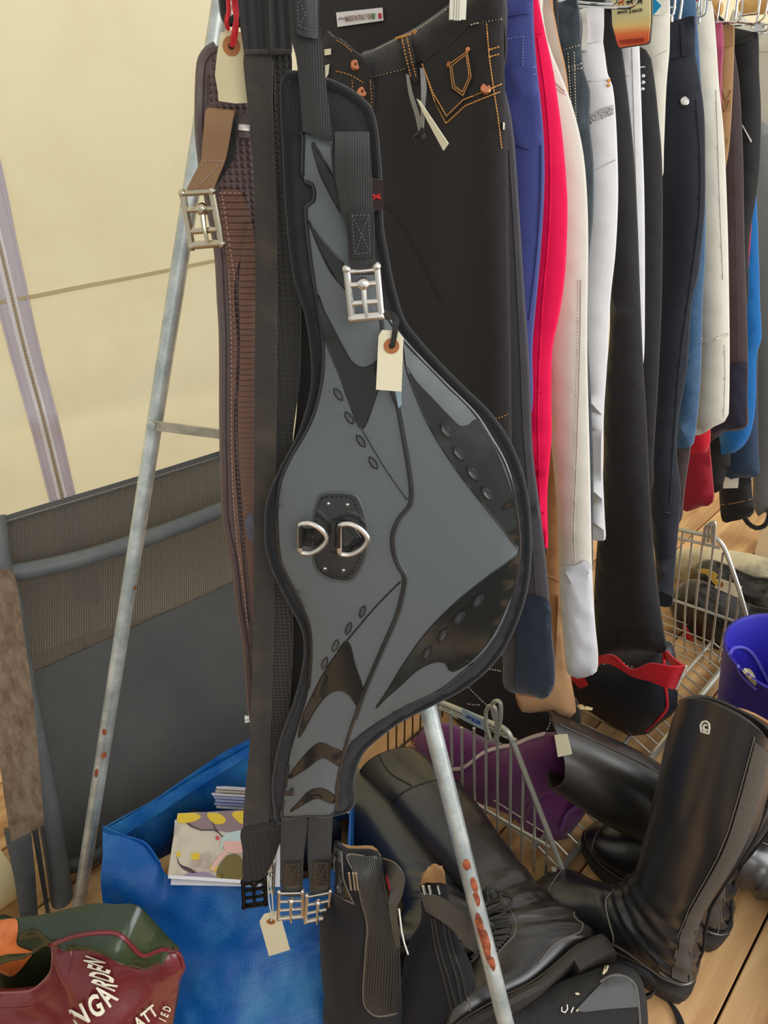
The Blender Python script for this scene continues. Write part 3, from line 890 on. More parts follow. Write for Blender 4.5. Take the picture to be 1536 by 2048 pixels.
# ------------------------------------------------------------------ long black elastic girth left of it
BY = 0.605
gb = thing('elastic_girth', 'long black elastic girth with mesh band hanging left of the belly girth', 'girth', onp((530, 0), YP(BY)))
m_cord = M('black_webbing', C(58, 53, 48), 0.85, bump=(70, 0.5), var=(26, C(84, 74, 62), 0.5, 0.8), sheen=0.2)
m_mesh = M('black_mesh_elastic', C(46, 44, 42), 0.8, check=(70, 1.0), sheen=0.15)
m_ribe = M('ribbed_black_elastic', C(40, 39, 38), 0.8, wave=(48, 'X', 0.7), sheen=0.15)
def band(name, L, R, Y, mat, parent, t=0.004, dome=0.0):
    return panel(name, L + R[::-1], YP(Y), mat, parent, t, dome, 0.006, 0.012, curve=True, step=0.012)
meshb = band('elastic_band', [(545, 96), (548, 300), (552, 550), (550, 846), (548, 1142), (540, 1481), (533, 1662)], [(582, 96), (580, 300), (590, 420), (600, 550), (600, 750), (584, 901), (583, 1142), (586, 1300), (577, 1450), (562, 1662)], BY, m_mesh, gb, 0.004)
sideb = band('side_band', [(578, 300), (584, 420), (596, 550), (598, 750), (582, 901), (540, 1000), (540, 1120), (580, 1142), (583, 1300), (574, 1450), (560, 1640)], [(610, 300), (620, 420), (632, 550), (640, 700), (640, 800), (600, 930), (580, 1000), (580, 1120), (620, 1260), (618, 1400), (590, 1640)], BY + 0.008, fabric('band_cloth', C(46, 44, 43)), gb, 0.003)
webb = band('webbing_band', [(490, 96), (495, 200), (506, 300), (511, 550), (509, 846), (508, 1142), (506, 1300), (500, 1481), (488, 1662)], [(541, 96), (545, 200), (549, 300), (554, 550), (552, 846), (549, 1142), (546, 1300), (541, 1481), (534, 1662)], BY - 0.003, m_cord, gb, 0.004, 0.002)
top = band('wide_elastic', [(476, -140), (477, 0), (482, 60), (489, 106)], [(584, -140), (584, 0), (584, 60), (584, 104)], BY - 0.006, m_ribe, gb, 0.004)
seam('fold_ridge', [(536, -20), (538, 50), (541, 104)], top, m_ribe, gb, 0.002)
seam('end_seam', [(489, 104), (540, 102), (583, 103)], top, m_cord, gb, 0.0015, curve=False)
stitches('band_stitching', [[(548, 110), (552, 300), (556, 550), (554, 846), (551, 1142), (544, 1481), (537, 1660)]], [webb, meshb], M('dark_thread', C(82, 76, 68), 0.8), gb, 6, 3, 0.0006)
endp = band('end_panel', [(487, 1655), (486, 1700), (489, 1762)], [(563, 1648), (558, 1690), (528, 1752)], BY - 0.006, m_ribe, gb, 0.005)
stitches('end_stitching', [[(490, 1664), (560, 1656)], [(504, 1700), (520, 1666)], [(530, 1704), (546, 1662)]], endp, MATS['dark_thread'], gb, 5, 3, 0.0006, curve=False)
m_bp = M('black_plated_metal', C(30, 30, 30), 0.25, 0.6)
buckle('black_buckle', (486, 1764), (530, 1757), (488, 1814), (531, 1808), BY - 0.008, gb, [(0.08, 1.0), (0.36, 0.8), (0.66, 0.8), (0.97, 1.2)], [(0.5, 0.1, 0.95)], 0.0028, m_bp)
buckle('roller_buckle', (527, 1722), (548, 1724), (526, 1784), (546, 1786), BY + 0.004, gb, [(0.02, 1.0), (0.4, 0.9), (0.98, 1.0)], [(0.5, 0.4, 1.0)], 0.0022, m_chrome)
t2 = price_tag('cream card price tag on white string below the long elastic girth', [(528, 1828), (553, 1822), (561, 1831), (580, 1899), (538, 1912), (519, 1843)], YP(BY - 0.03), (542, 1843), [[atY(535, 1752, BY - 0.012), atY(538, 1800, BY - 0.02), atY(543, 1830, BY - 0.032), atY(542, 1843, BY - 0.031)], [atY(537, 1752, BY - 0.012), atY(544, 1790, BY - 0.02), atY(546, 1826, BY - 0.032), atY(542, 1843, BY - 0.031)]], M('white_string', C(226, 222, 210), 0.8), m_cardw)

# ------------------------------------------------------------------ brown girth at the far left
CY = 0.645
gc = thing('brown_girth', 'dark brown padded girth with ribbed webbing hanging leftmost on the stand', 'girth', onp((450, 95), YP(CY)))
m_bleath = leather('brown_leather', C(92, 76, 74), 0.42)
m_bdiam = M('brown_diamond_cloth', C(104, 86, 84), 0.7, check=(62, 1.2))
m_bweb = M('brown_webbing', C(130, 92, 74), 0.75, wave=(62, 'Z', 1.3), sheen=0.2)
L = [(432, 93), (412, 108), (401, 145), (400, 280), (418, 400), (436, 500), (442, 600), (446, 683), (446, 850), (448, 951), (451, 1036), (468, 1121), (478, 1205), (491, 1290), (498, 1380), (502, 1436)]
R = [(520, 93), (530, 145), (530, 400), (530, 683), (530, 1000), (532, 1290), (530, 1436)]
pad = panel('leather_pad', L + R[::-1], YP(CY), m_bleath, gc, 0.008, 0.003, 0.01, 0.014)
seam('edge_piping', L, pad, m_bleath, gc, 0.0036, 0.0005)
Ld = [(a + (24 if b > 200 else 18), b + (14 if b < 100 else 0)) for a, b in L[1:-2]]
diam = applique('diamond_panel', Ld + [(512, 1300), (512, 1000), (512, 600), (512, 130), (470, 118), (440, 120)], pad, m_bdiam, gc, 0.0015, 0.0014, 14)
webL = applique('webbing_strip', [(438, 386), (482, 384), (500, 460), (470, 560), (474, 700), (468, 850), (474, 1000), (488, 1150), (496, 1250), (488, 1200), (472, 1080), (464, 980), (461, 850), (462, 700), (456, 560), (446, 460)], [diam, pad], m_bweb, gc, 0.003, 0.002, 9)
webR = applique('webbing_strip', [(490, 470), (506, 450), (512, 600), (512, 1000), (509, 1240), (500, 1180), (484, 1010), (476, 850), (480, 700), (478, 560)], [diam, pad], m_bweb, gc, 0.0042, 0.002, 9)
m_pink = M('dusty_thread', C(176, 140, 132), 0.8)
stitches('edge_stitching', [[(a + 15, b + 4) for a, b in L[2:-1]]], pad, MATS['dark_thread'], gc, 5, 4, 0.0006)
stitches('webbing_stitching', [[(444, 386), (470, 560)], [(458, 540), (463, 700), (463, 850), (466, 980), (474, 1080), (488, 1180), (497, 1260)], [(440, 386), (480, 386)]], [diam, pad, webL], m_pink, gc, 5, 4, 0.0007)
applique('grey_tab', [(506, 1026), (496, 1030), (490, 1048), (492, 1066), (500, 1080), (508, 1084)], pad, leather('grey_leather', C(96, 96, 108), 0.5), gc, 0.007, 0.003, 6)
applique('keeper_loop', [(474, 226), (500, 226), (502, 276), (478, 276)], pad, m_bleath, gc, 0.006, 0.004, 9, curve=False)
applique('silver_bar', [(476, 248), (500, 250), (500, 262), (476, 260)], pad, m_steel, gc, 0.009, 0.003, 6, curve=False)
applique('white_clip', [(489, 1431), (499, 1432), (500, 1444), (490, 1446)], pad, M('white_plastic', C(232, 230, 222), 0.4), gc, 0.006, 0.004, 5, curve=False)
# looped strap and buckle
m_tan = leather('tan_strap', C(140, 104, 66), 0.6)
rows = []
for (l, r, y) in (((437, 222), (470, 228), CY - 0.012), ((414, 221), (468, 226), CY - 0.028), ((409, 250), (463, 254), CY - 0.032), ((405, 290), (456, 296), CY - 0.032), ((402, 322), (450, 322), CY - 0.032), ((386, 354), (438, 352), CY - 0.033), ((370, 388), (425, 385), CY - 0.034)):
    rows.append([atY(*l, y), atY(*r, y)])
st = sheet('tan_strap', rows, m_tan, gc, 0.003, 3, 3)
rows = []
for (l, r, y) in (((440, 222), (474, 230), CY - 0.010), ((450, 228), (476, 236), CY - 0.022), ((448, 262), (472, 262), CY - 0.020), ((444, 300), (472, 300), CY - 0.018), ((430, 330), (462, 325), CY - 0.022), ((400, 380), (430, 372), CY - 0.028)):
    rows.append([atY(*l, y), atY(*r, y)])
sheet('strap_lining', rows, m_black, gc, 0.003, 2, 3)
stitches('strap_stitching', [[(404, 322), (450, 322)], [(392, 378), (436, 330)], [(404, 330), (428, 376)], [(376, 381), (424, 378)]], st, MATS['dusty_thread'], gc, 4, 3, 0.0006, curve=False)
buckle('roller_buckle', (365, 387), (424, 383), (384, 493), (444, 488), CY - 0.038, gc, [(0.0, 0.85), (0.32, 0.85), (0.72, 0.9), (0.98, 1.2)], [(0.55, 0.32, 0.96)], 0.0026, M('brassy_steel', C(206, 196, 172), 0.2, 1.0))
t3 = price_tag('curled buff card price tag on red string over the brown girth', [(441, 66), (458, 60), (486, 65), (490, 100), (495, 150), (497, 206), (470, 207), (437, 202), (436, 185), (430, 150), (434, 110)], YP(CY - 0.030), (463, 92), [], m_rib, m_card, re=0.0062)
m_reds = M('red_string', C(206, 32, 42), 0.5)
for S in ([(466, -40), (468, 10), (473, 45), (470, 75), (463, 92)], [(454, -40), (457, 20), (453, 40), (456, 58)], [(470, -40), (474, 20), (468, 60), (463, 92)]):
    G().tube([V(q) for q in spl([atY(a, b, CY - 0.034 - 0.004 * (i == 2)) for i, (a, b) in enumerate(S)], n=5)], 0.0016, 7).build('string', m_reds, t3)
# black plastic hanger end that carries the brown girth
hk = thing('girth_hook', 'black plastic hook holding up the brown girth at the top of the stand', 'hook', atY(462, 20, CY))
G().tube([V(q) for q in spl([atY(488, -50, CY - 0.01), atY(450, -30, CY - 0.01), atY(449, 10, CY - 0.01), atY(455, 38, CY - 0.01), atY(476, 42, CY - 0.01), atY(486, 44, CY - 0.01)], n=5)], 0.004, 10).build('hook', M('black_plastic', C(28, 28, 30), 0.3), hk)
applique('clear_clip', [(455, 12), (464, 10), (463, 32), (456, 32)], [pad], m_steel, hk, 0.02, 0.002, 5, curve=False)
# ------------------------------------------------------------------ the row of breeches on the rail
m_blk = fabric('black_denim', C(38, 35, 34), 0.85, 300, 0.15, 0.25)
m_char = fabric('charcoal_cotton', C(62, 59, 64), 0.9)
m_navyc = fabric('navy_cotton', C(36, 44, 58), 0.9)
m_royal = fabric('royal_blue_cotton', C(60, 66, 124), 0.85)
m_red = fabric('crimson_cotton', C(226, 4, 72), 0.8, sheen=0.0)
m_cream = fabric('cream_cotton', C(208, 202, 190), 0.85)
m_tan_ = fabric('tan_cotton', C(176, 128, 82), 0.85)
m_tanl = fabric('pale_tan_cotton', C(206, 160, 116), 0.85)
m_taupe = fabric('taupe_cotton', C(176, 158, 142), 0.85)
m_den = fabric('dark_denim', C(48, 56, 62), 0.85, 300, 0.3, 0.2, var=(30, C(66, 76, 82), 0.4, 0.7))
m_whit = fabric('white_denim', C(210, 209, 210), 0.85)
m_blk2 = fabric('black_cotton', C(31, 29, 29), 0.7, sheen=0.05)
m_nav2 = fabric('dark_navy_cotton', C(36, 39, 47), 0.85, sheen=0.08)
m_bden = fabric('blue_denim', C(52, 84, 116), 0.85, 300, 0.3, 0.2, var=(26, C(74, 104, 132), 0.4, 0.7))
m_ivory = fabric('ivory_cotton', C(210, 205, 190), 0.85)
m_scar = fabric('scarlet_cotton', C(190, 22, 40), 0.85)
m_drd = fabric('dark_red_cotton', C(140, 20, 36), 0.85)
m_mag = fabric('mauve_cotton', C(160, 70, 100), 0.85)
m_brn = fabric('brown_cotton', C(150, 114, 76), 0.85)
m_plum = fabric('plum_cord', C(66, 54, 54), 0.9)
m_blue = fabric('bright_blue_cotton', C(20, 98, 162), 0.85)
m_slate = fabric('slate_cotton', C(46, 62, 84), 0.85)
m_grey = fabric('grey_cotton', C(128, 130, 128), 0.85)
m_gold = M('gold_thread', C(214, 150, 74), 0.6)
m_pale = M('pale_thread', C(196, 186, 160), 0.7)
m_copper = M('copper_stud', C(206, 132, 92), 0.25, 0.9)
m_bthr = M('blue_thread', C(120, 126, 178), 0.7)
m_gthr = M('grey_seam', C(192, 186, 176), 0.8)

def rail_at(d):
    return APEX + RD * (d - RD.dot(APEX))
HANG = []
def garment(name, label, cat, out, d, mat, dome=0.016, wr=0.004, fold=0.0, group='breeches hanging along the rail', legname='legs', dw=0.035, seed=None, hang=True, t=0.006):
    pl = RP(d)
    top = min(out, key=lambda p: p[1])
    root = thing(name, label, cat, onp((sum(p[0] for p in out) / len(out), top[1]), pl), group)
    o = panel(legname, out, pl, mat, root, t, dome, dw, 0.020, True, 0.014, 1.0, wr, 8.0, fold, 50.0, seed=(seed if seed is not None else d * 37))
    if hang: HANG.append((d, out, root))
    return root, o
def wband(root, o, px, mat, name='waistband', lift=0.0025):
    return applique(name, px, o, mat, root, lift, 0.003, 9, curve=False, steppx=9)

# --- black jeans in front (built from an inner back, a front and a folded fly)
D0 = 0.62
j = thing('black_jeans', 'black jeans with orange stitching and coin pocket behind the belly girth', 'jeans', onp((850, 20), RP(D0)), 'breeches hanging along the rail')
jb = panel('back_panel', [(600, -60), (760, -60), (960, -60), (1000, -10), (1000, 150), (860, 200), (640, 220), (600, 120)], RP(D0 + 0.022), m_blk, j, 0.003, 0.002, 0.02, 0.02, wr=0.002)
jf = panel('front_panel', [(722, 112), (748, 99), (789, 79), (836, 55), (891, 17), (930, -12), (965, -36), (1000, -50), (1003, 20), (1004, 100), (1007, 200), (1012, 330), (1014, 500), (1018, 700), (1021, 900), (1030, 1050), (1036, 1190), (960, 1210), (860, 1200), (790, 1180), (740, 900), (710, 700), (690, 450), (690, 260), (716, 180)],
           RP(D0), m_blk, j, 0.006, 0.014, 0.05, 0.014, wr=0.006, fold=0.0015, back=0.2, seed=3.3)
fly = panel('fly_flap', [(646, 82), (668, 74), (690, 84), (706, 100), (732, 120), (743, 156), (747, 195), (742, 240), (735, 330), (690, 360), (640, 300)], RP(D0 - 0.022), m_blk, j, 0.004, 0.004, 0.012, 0.012, wr=0.003)
lbl = applique('brand_label', [(672, 25), (765, 15), (767, 41), (675, 54)], jb, M('label_cloth', C(232, 228, 226), 0.7), j, 0.003, 0.001, 9, curve=False)
letters('label_print', [('MADE IN ITALY ONLY', (720, 35), (6.1, -0.7), (-0.6, -15.5), 0.01)], lbl, M('copper_print', C(150, 116, 96), 0.6), j, 0.0016)
applique('flag_green', [(743, 28), (749, 27), (749, 37), (744, 38)], lbl, M('flag_green', C(50, 150, 80), 0.7), j, 0.0016, 0.0006, 5, curve=False)
applique('flag_red', [(756, 27), (762, 26), (763, 36), (757, 37)], lbl, M('flag_red', C(200, 30, 60), 0.7), j, 0.0016, 0.0006, 5, curve=False)
seam('label_mark', [(677, 39), (682, 35), (686, 38), (690, 35), (696, 39)], lbl, M('pewter_print', C(130, 140, 142), 0.5), j, 0.0005, 0.0012)
jt = [jf]
wb = applique('waistband', [(722, 114), (748, 101), (789, 81), (836, 57), (891, 19), (925, -8), (960, -30), (1000, -46), (1003, 37), (970, 42), (937, 52), (894, 90), (852, 117), (812, 135), (745, 152), (736, 130)], jf, m_blk, j, 0.003, 0.003, 12, curve=False)
jt = [wb, jf]
stitches('gold_stitching', [[(728, 108), (750, 100), (789, 81), (836, 58), (891, 20), (905, 9)],
    [(745, 154), (812, 137)], [(846, 122), (894, 92), (937, 53), (970, 44), (1003, 38)]], jt, m_pale, j, 4, 2.5, 0.0007)
loop = applique('belt_loop', [(800, 71), (820, 70), (829, 110), (838, 160), (830, 166), (820, 156), (808, 110)], jt, m_blk, j, 0.006, 0.003, 7, curve=False)
stitches('gold_stitching', [[(804, 78), (812, 115), (822, 154)], [(814, 76), (822, 115), (832, 154)]], [loop, wb, jf], m_gold, j, 4, 2.5, 0.0007)
seam('bar_tack', [(792, 77), (822, 69)], [loop, wb, jf], m_gold, j, 0.0012, 0.001, curve=False)
seam('bar_tack', [(822, 66), (826, 61), (833, 63), (828, 68)], [loop, wb, jf], m_gold, j, 0.001, 0.001)
pk = applique('pocket_facing', [(840, 126), (852, 118), (894, 92), (937, 53), (972, 44), (980, 110), (986, 160), (962, 182), (926, 204), (891, 240), (870, 205), (852, 160)], jf, m_blk, j, 0.0016, 0.001, 10, curve=False)
jt2 = [wb, pk, jf]
stitches('gold_stitching', [[(844, 128), (866, 186), (893, 232), (926, 200), (965, 184), (1003, 168)], [(852, 150), (870, 205), (892, 247), (930, 212), (968, 196), (1004, 182)],
    [(973, 47), (978, 110), (986, 170), (996, 234), (1004, 300)], [(977, 100), (1003, 92)], [(977, 114), (1003, 107)]], jt2, m_gold, j, 4.5, 2.5, 0.0007, curve=False)
cp = applique('coin_pocket', [(898, 126), (935, 101), (944, 154), (927, 194), (904, 177)], [pk, jf], m_blk, j, 0.003, 0.002, 8, curve=False)
stitches('gold_stitching', [[(899, 128), (934, 103), (942, 153), (926, 191), (905, 175), (899, 128)], [(903, 132), (932, 109), (938, 152), (925, 184), (909, 172), (903, 132)]], [cp, pk, jf], m_gold, j, 3.5, 2, 0.0006, curve=False)
for c, r in (((898, 131), 0.0026), ((935, 102), 0.0022), ((971, 179), 0.0048)):
    p, nn = hit(c, jt2)
    G().disc(p, -FW, r, 0.0028, 16).build('rivet', m_copper, j)
for c in ((711, 132), (725, 186)):
    p, nn = hit(c, fly)
    b_ = G().disc(p, -FW + V((0.3 if c[0] < 720 else 0, 0, 0)), 0.0052, 0.003, 18).build('button', m_copper, j)
    G().disc(p - FW * 0.003, -FW, 0.0016, 0.0006, 10).build('button_eye', M('dark_copper', C(120, 70, 46), 0.3, 0.8), b_)
stitches('gold_stitching', [[(672, 80), (690, 90), (704, 104)], [(672, 142), (700, 150), (728, 166)], [(704, 160), (706, 190)], [(740, 160), (743, 196), (741, 226)]], fly, m_gold, j, 4, 3, 0.0006)
stitches('gold_stitching', [[(985, 838), (1004, 834), (1016, 828)]], jf, m_gold, j, 4, 2, 0.0006)
seam('panel_seam', [(772, 410), (800, 440), (822, 480), (850, 530), (880, 600)], jf, m_blk, j, 0.001, 0.0002)
applique('fly_hook', [(648, 99), (662, 97), (662, 109), (649, 111)], fly, m_steel, j, 0.003, 0.002, 5, curve=False)
applique('zip_slider', [(650, 131), (659, 128), (657, 148), (651, 158)], fly, m_steel, j, 0.003, 0.002, 5, curve=False)
# side seam strip and hang tag on ribbon
applique('care_loop', [(1006, 244), (1010, 246), (1009, 260), (1006, 259)], jf, m_pale, j, 0.004, 0.002, 4, curve=False)
cl = G().box(onp((916, 0), RP(D0 - 0.026)), (0.014, 0.006, 0.028)).box(onp((916, 4), RP(D0 - 0.030)), (0.0018, 0.004, 0.026)).box(onp((911, 4), RP(D0 - 0.030)), (0.0018, 0.004, 0.026)).box(onp((921, 4), RP(D0 - 0.030)), (0.0018, 0.004, 0.026)).build('hanger_clip', M('frosted_clip', C(206, 204, 186), 0.3, 0.3), smooth=False)
tag(cl, 'pale ridged hanger clip gripping the waistband of the black jeans', 'clip')
TP = RP(D0 - 0.055)
tg = thing('swing_tag', 'cream swing tag seen edge on, hanging by grey ribbon from the black jeans', 'tag', onp((860, 240), TP))
panel('card', [(834, 198), (840, 202), (897, 287), (887, 301), (866, 262), (846, 224)], TP, m_cardw, tg, 0.001, 0, curve=False, res=0.008)
m_gr = M('grey_satin', C(120, 118, 112), 0.22, spec=0.7)
sheet('ribbon', [[onp((812, 148), RP(D0 - .03)), onp((818, 150), RP(D0 - .03))], [onp((818, 190), RP(D0 - .04)), onp((826, 188), RP(D0 - .04))], [onp((830, 230), RP(D0 - .05)), onp((838, 226), RP(D0 - .05))], [onp((838, 268), RP(D0 - .055)), onp((845, 262), RP(D0 - .055))]], m_gr, tg, 0.0006, 3, 4)
sheet('ribbon', [[onp((840, 136), RP(D0 - .03)), onp((848, 138), RP(D0 - .03))], [onp((842, 175), RP(D0 - .045)), onp((853, 175), RP(D0 - .04))], [onp((842, 215), RP(D0 - .05)), onp((850, 215), RP(D0 - .05))], [onp((840, 262), RP(D0 - .055)), onp((847, 262), RP(D0 - .055))]], m_gr, tg, 0.0006, 3, 4)
G().tube([onp((846, 258), TP), onp((838, 268), TP), onp((830, 274), TP), onp((828, 281), TP)], 0.002, 6).tube([onp((846, 256), TP), onp((842, 270), TP), onp((848, 272), TP)], 0.0024, 6).build('knot', M('dark_knot', C(40, 38, 36), 0.5), tg)

# --- charcoal breeches with a navy foot
r_, o = garment('charcoal_breeches', 'charcoal breeches with navy lower leg hanging next to the black jeans', 'breeches',
    [(860, -40), (1000, -40), (1003, 167), (1014, 209), (1025, 279), (1036, 436), (1046, 593), (1057, 753), (1063, 905), (1080, 1039), (1094, 1172), (1101, 1260), (1108, 1330), (1107, 1372), (1098, 1392), (1085, 1397), (1062, 1388), (1012, 1374), (1008, 1300), (1003, 1180), (990, 1000), (940, 800), (900, 500)], 0.672, m_char, 0.014, 0.004)
applique('lower_leg', [(1032, 1204), (1096, 1202), (1103, 1280), (1108, 1340), (1106, 1375), (1096, 1392), (1085, 1396), (1062, 1388), (1031, 1380), (1034, 1300)], o, m_navyc, r_, 0.006, 0.005, 8)
seam('side_seam', [(1018, 300), (1030, 500), (1040, 700), (1046, 850), (1058, 1000), (1072, 1190)], o, m_char, r_, 0.001, 0.0002)
# --- royal blue
r_, o = garment('royal_blue_breeches', 'royal blue breeches with pale blue stitching between charcoal and crimson pairs', 'breeches',
    [(880, -60), (1058, -60), (1063, 0), (1065, 63), (1071, 140), (1080, 220), (1085, 290), (1086, 360), (1083, 436), (1077, 523), (1070, 600), (1062, 700), (1060, 830), (1020, 900), (960, 850), (900, 500)], 0.722, m_royal, 0.016, 0.004)
wband(r_, o, [(940, -58), (1057, -58), (1064, 26), (1000, 34), (940, 38)], m_royal)
applique('pocket', [(1000, 137), (1071, 134), (1076, 180), (1085, 280), (1060, 300), (1000, 280)], o, m_royal, r_, 0.002, 0.002, 10, curve=False)
stitches('blue_stitching', [[(1003, 33), (1064, 25)], [(1003, 80), (1045, 73)], [(1046, 73), (1045, 135)], [(1006, 139), (1071, 134)], [(1007, 152), (1071, 149)]], o, m_bthr, r_, 4, 2.5, 0.0008, curve=False)
seam('side_seam', [(1082, 290), (1081, 400), (1072, 520), (1058, 640)], o, m_royal, r_, 0.0012, 0.0)
# --- crimson
r_, o = garment('crimson_breeches', 'bright crimson breeches hanging between royal blue and cream pairs', 'breeches',
    [(930, -60), (1066, -60), (1074, 0), (1088, 70), (1105, 150), (1121, 265), (1130, 366), (1132, 436), (1128, 541), (1121, 600), (1112, 650), (1102, 700), (1100, 791), (1101, 867), (1097, 924), (1092, 990), (1093, 1060), (1093, 1098), (1078, 1100), (1060, 1098), (1050, 900), (1010, 700), (950, 400)], 0.772, m_red, 0.016, 0.005, dw=0.03)
applique('waistband', [(990, -58), (1065, -58), (1073, 0), (1087, 66), (1060, 72), (990, 60)], o, m_red, r_, 0.003, 0.003, 10, curve=False)
seam('side_seam', [(1075, 75), (1092, 200), (1100, 320), (1098, 450), (1084, 620), (1076, 800), (1078, 950), (1084, 1090)], o, m_red, r_, 0.0012, 0.0)
seam('knee_seam', [(1064, 780), (1084, 785)], o, m_red, r_, 0.001, 0.0)
applique('hem_label', [(1082, 1097), (1093, 1095), (1093, 1107), (1084, 1108)], o, m_black, r_, 0.004, 0.002, 5, curve=False)
# --- cream
r_, o = garment('cream_breeches', 'cream breeches with grey seam stitching and smooth grey-white lower leg', 'breeches',
    [(960, -60), (1074, -60), (1082, 20), (1092, 80), (1115, 140), (1134, 188), (1151, 244), (1165, 314), (1172, 401), (1174, 506), (1172, 640), (1173, 753), (1178, 943), (1182, 1134), (1188, 1245), (1194, 1308), (1192, 1344), (1176, 1352), (1139, 1348), (1128, 1270), (1121, 1180), (1118, 1050), (1106, 900), (1080, 700), (1000, 400)], 0.822, m_cream, 0.018, 0.003, dw=0.04)
applique('lower_leg', [(1121, 1136), (1150, 1131), (1181, 1128), (1188, 1245), (1194, 1308), (1191, 1344), (1176, 1351), (1139, 1347), (1128, 1270), (1122, 1190)], o, fabric('grey_white_lycra', C(206, 207, 212), 0.6), r_, 0.006, 0.005, 8)
seam('side_seam', [(1162, 560), (1160, 700), (1154, 900), (1148, 1050), (1150, 1130)], o, m_gthr, r_, 0.0006, 0.0006)
stitches('seam_stitching', [[(1156, 560), (1154, 700), (1148, 900), (1142, 1050), (1146, 1130)]], o, m_gthr, r_, 3, 3, 0.0005)
seam('pocket_seam', [(1090, 150), (1110, 165), (1130, 184)], o, m_gthr, r_, 0.001, 0.0)
seam('pocket_seam', [(1092, 160), (1112, 176), (1133, 190)], o, m_cream, r_, 0.001, 0.0)
# --- tan
r_, o = garment('tan_breeches', 'tan breeches with the lowest pale hem, seen between charcoal and cream', 'breeches',
    [(970, -60), (1086, -60), (1104, 20), (1116, 80), (1131, 150), (1140, 260), (1146, 420), (1146, 700), (1136, 900), (1128, 1050), (1124, 1160), (1128, 1260), (1138, 1345), (1150, 1426), (1130, 1432), (1113, 1434), (1107, 1421), (1060, 1424), (1046, 1422), (1034, 1395), (1028, 1340), (1030, 1150), (1030, 900), (1000, 500)], 0.872, m_tan_, 0.012, 0.004)
applique('waist_yoke', [(1060, -50), (1086, -58), (1104, 20), (1116, 80), (1131, 150), (1136, 220), (1100, 200), (1080, 80)], o, m_taupe, r_, 0.003, 0.003, 10, curve=False)
applique('lower_leg', [(1034, 1390), (1090, 1398), (1106, 1380), (1112, 1300), (1117, 1190), (1126, 1240), (1138, 1345), (1150, 1425), (1130, 1431), (1113, 1433), (1107, 1420), (1060, 1423), (1046, 1421)], o, m_tanl, r_, 0.006, 0.005, 8, curve=False)
seam('knee_seam', [(1090, 1150), (1104, 1154), (1118, 1162)], o, m_tan_, r_, 0.0018, 0.0)
# --- black top beyond tan
r_, o = garment('black_breeches', 'black breeches showing only a waist between the tan pair and the dark denim', 'breeches',
    [(1000, -70), (1098, -70), (1112, 0), (1116, 60), (1110, 110), (1112, 300), (1100, 600), (1040, 620), (1010, 300)], 0.915, m_blk2, 0.012)
# --- dark denim
r_, o = garment('dark_denim_jeans', 'dark washed denim jeans with double pale stitching at the side', 'jeans',
    [(1030, -30), (1098, 6), (1125, 4), (1152, -6), (1157, 20), (1160, 87), (1165, 140), (1178, 181), (1177, 244), (1185, 331), (1184, 436), (1176, 520), (1172, 640), (1176, 720), (1180, 791), (1185, 943), (1184, 1058), (1180, 1160), (1140, 1170), (1120, 900), (1080, 500)], 0.955, m_den, 0.016, 0.004)
wband(r_, o, [(1060, -12), (1098, 8), (1125, 6), (1152, -4), (1158, 40), (1161, 88), (1140, 94), (1126, 100), (1100, 60)], m_den)
stitches('pale_stitching', [[(1126, 100), (1142, 95), (1160, 90)], [(1136, 106), (1140, 170), (1144, 230)], [(1148, 104), (1150, 170), (1152, 240)], [(1136, 134), (1150, 132), (1163, 127)], [(1137, 142), (1150, 138), (1164, 136)]], o, m_pale, r_, 4, 3, 0.0008, curve=False)
seam('side_seam', [(1141, 106), (1144, 170), (1148, 240), (1154, 330)], o, m_den, r_, 0.0016, 0.0)
# --- white denim with diamante pocket band
r_, o = garment('white_jeans', 'white jeans with a glittering stone band across the back pocket', 'jeans',
    [(1100, -20), (1157, 20), (1180, 15), (1206, 16), (1206, 50), (1204, 84), (1208, 110), (1213, 147), (1223, 172), (1229, 227), (1233, 314), (1234, 401), (1229, 506), (1219, 600), (1212, 734), (1206, 829), (1204, 943), (1208, 1040), (1209, 1080), (1192, 1080), (1178, 1077), (1180, 950), (1170, 800), (1120, 600), (1100, 300)], 1.0, m_whit, 0.018, 0.002, dw=0.035)
wband(r_, o, [(1157, 22), (1180, 17), (1205, 18), (1205, 52), (1203, 82), (1180, 86), (1160, 88)], m_whit)
applique('belt_loop', [(1163, 24), (1173, 22), (1176, 60), (1175, 101), (1162, 101), (1165, 60)], o, m_cream, r_, 0.006, 0.003, 7, curve=False)
bd = applique('stone_band', [(1180, 230), (1200, 218), (1227, 209), (1228, 228), (1205, 236), (1181, 246)], o, M('silver_sequins', C(170, 168, 164), 0.5), r_, 0.002, 0.001, 8, curve=False)
g = G()
for k in range(34):
    u, v = random.random(), random.random()
    x = 1182 + 44 * u; y = 231 - 20 * u + 15 * v
    q, nn = hit((x, y), bd); g.ball(q, 0.0014, 6, 4)
go = g.build('stones', m_chrome, r_); go['kind'] = 'stuff'
seam('pocket_edge', [(1172, 160), (1190, 162), (1219, 158)], o, m_whit, r_, 0.0014, 0.0)
seam('yoke_seam', [(1186, 345), (1206, 332), (1231, 320)], o, m_gthr, r_, 0.0008, 0.0003)
for c in ((1217, 162), (1217, 171)):
    q, nn = hit(c, o); G().disc(q, -FW, 0.0022, 0.002, 10).build('stud', m_gold, r_)
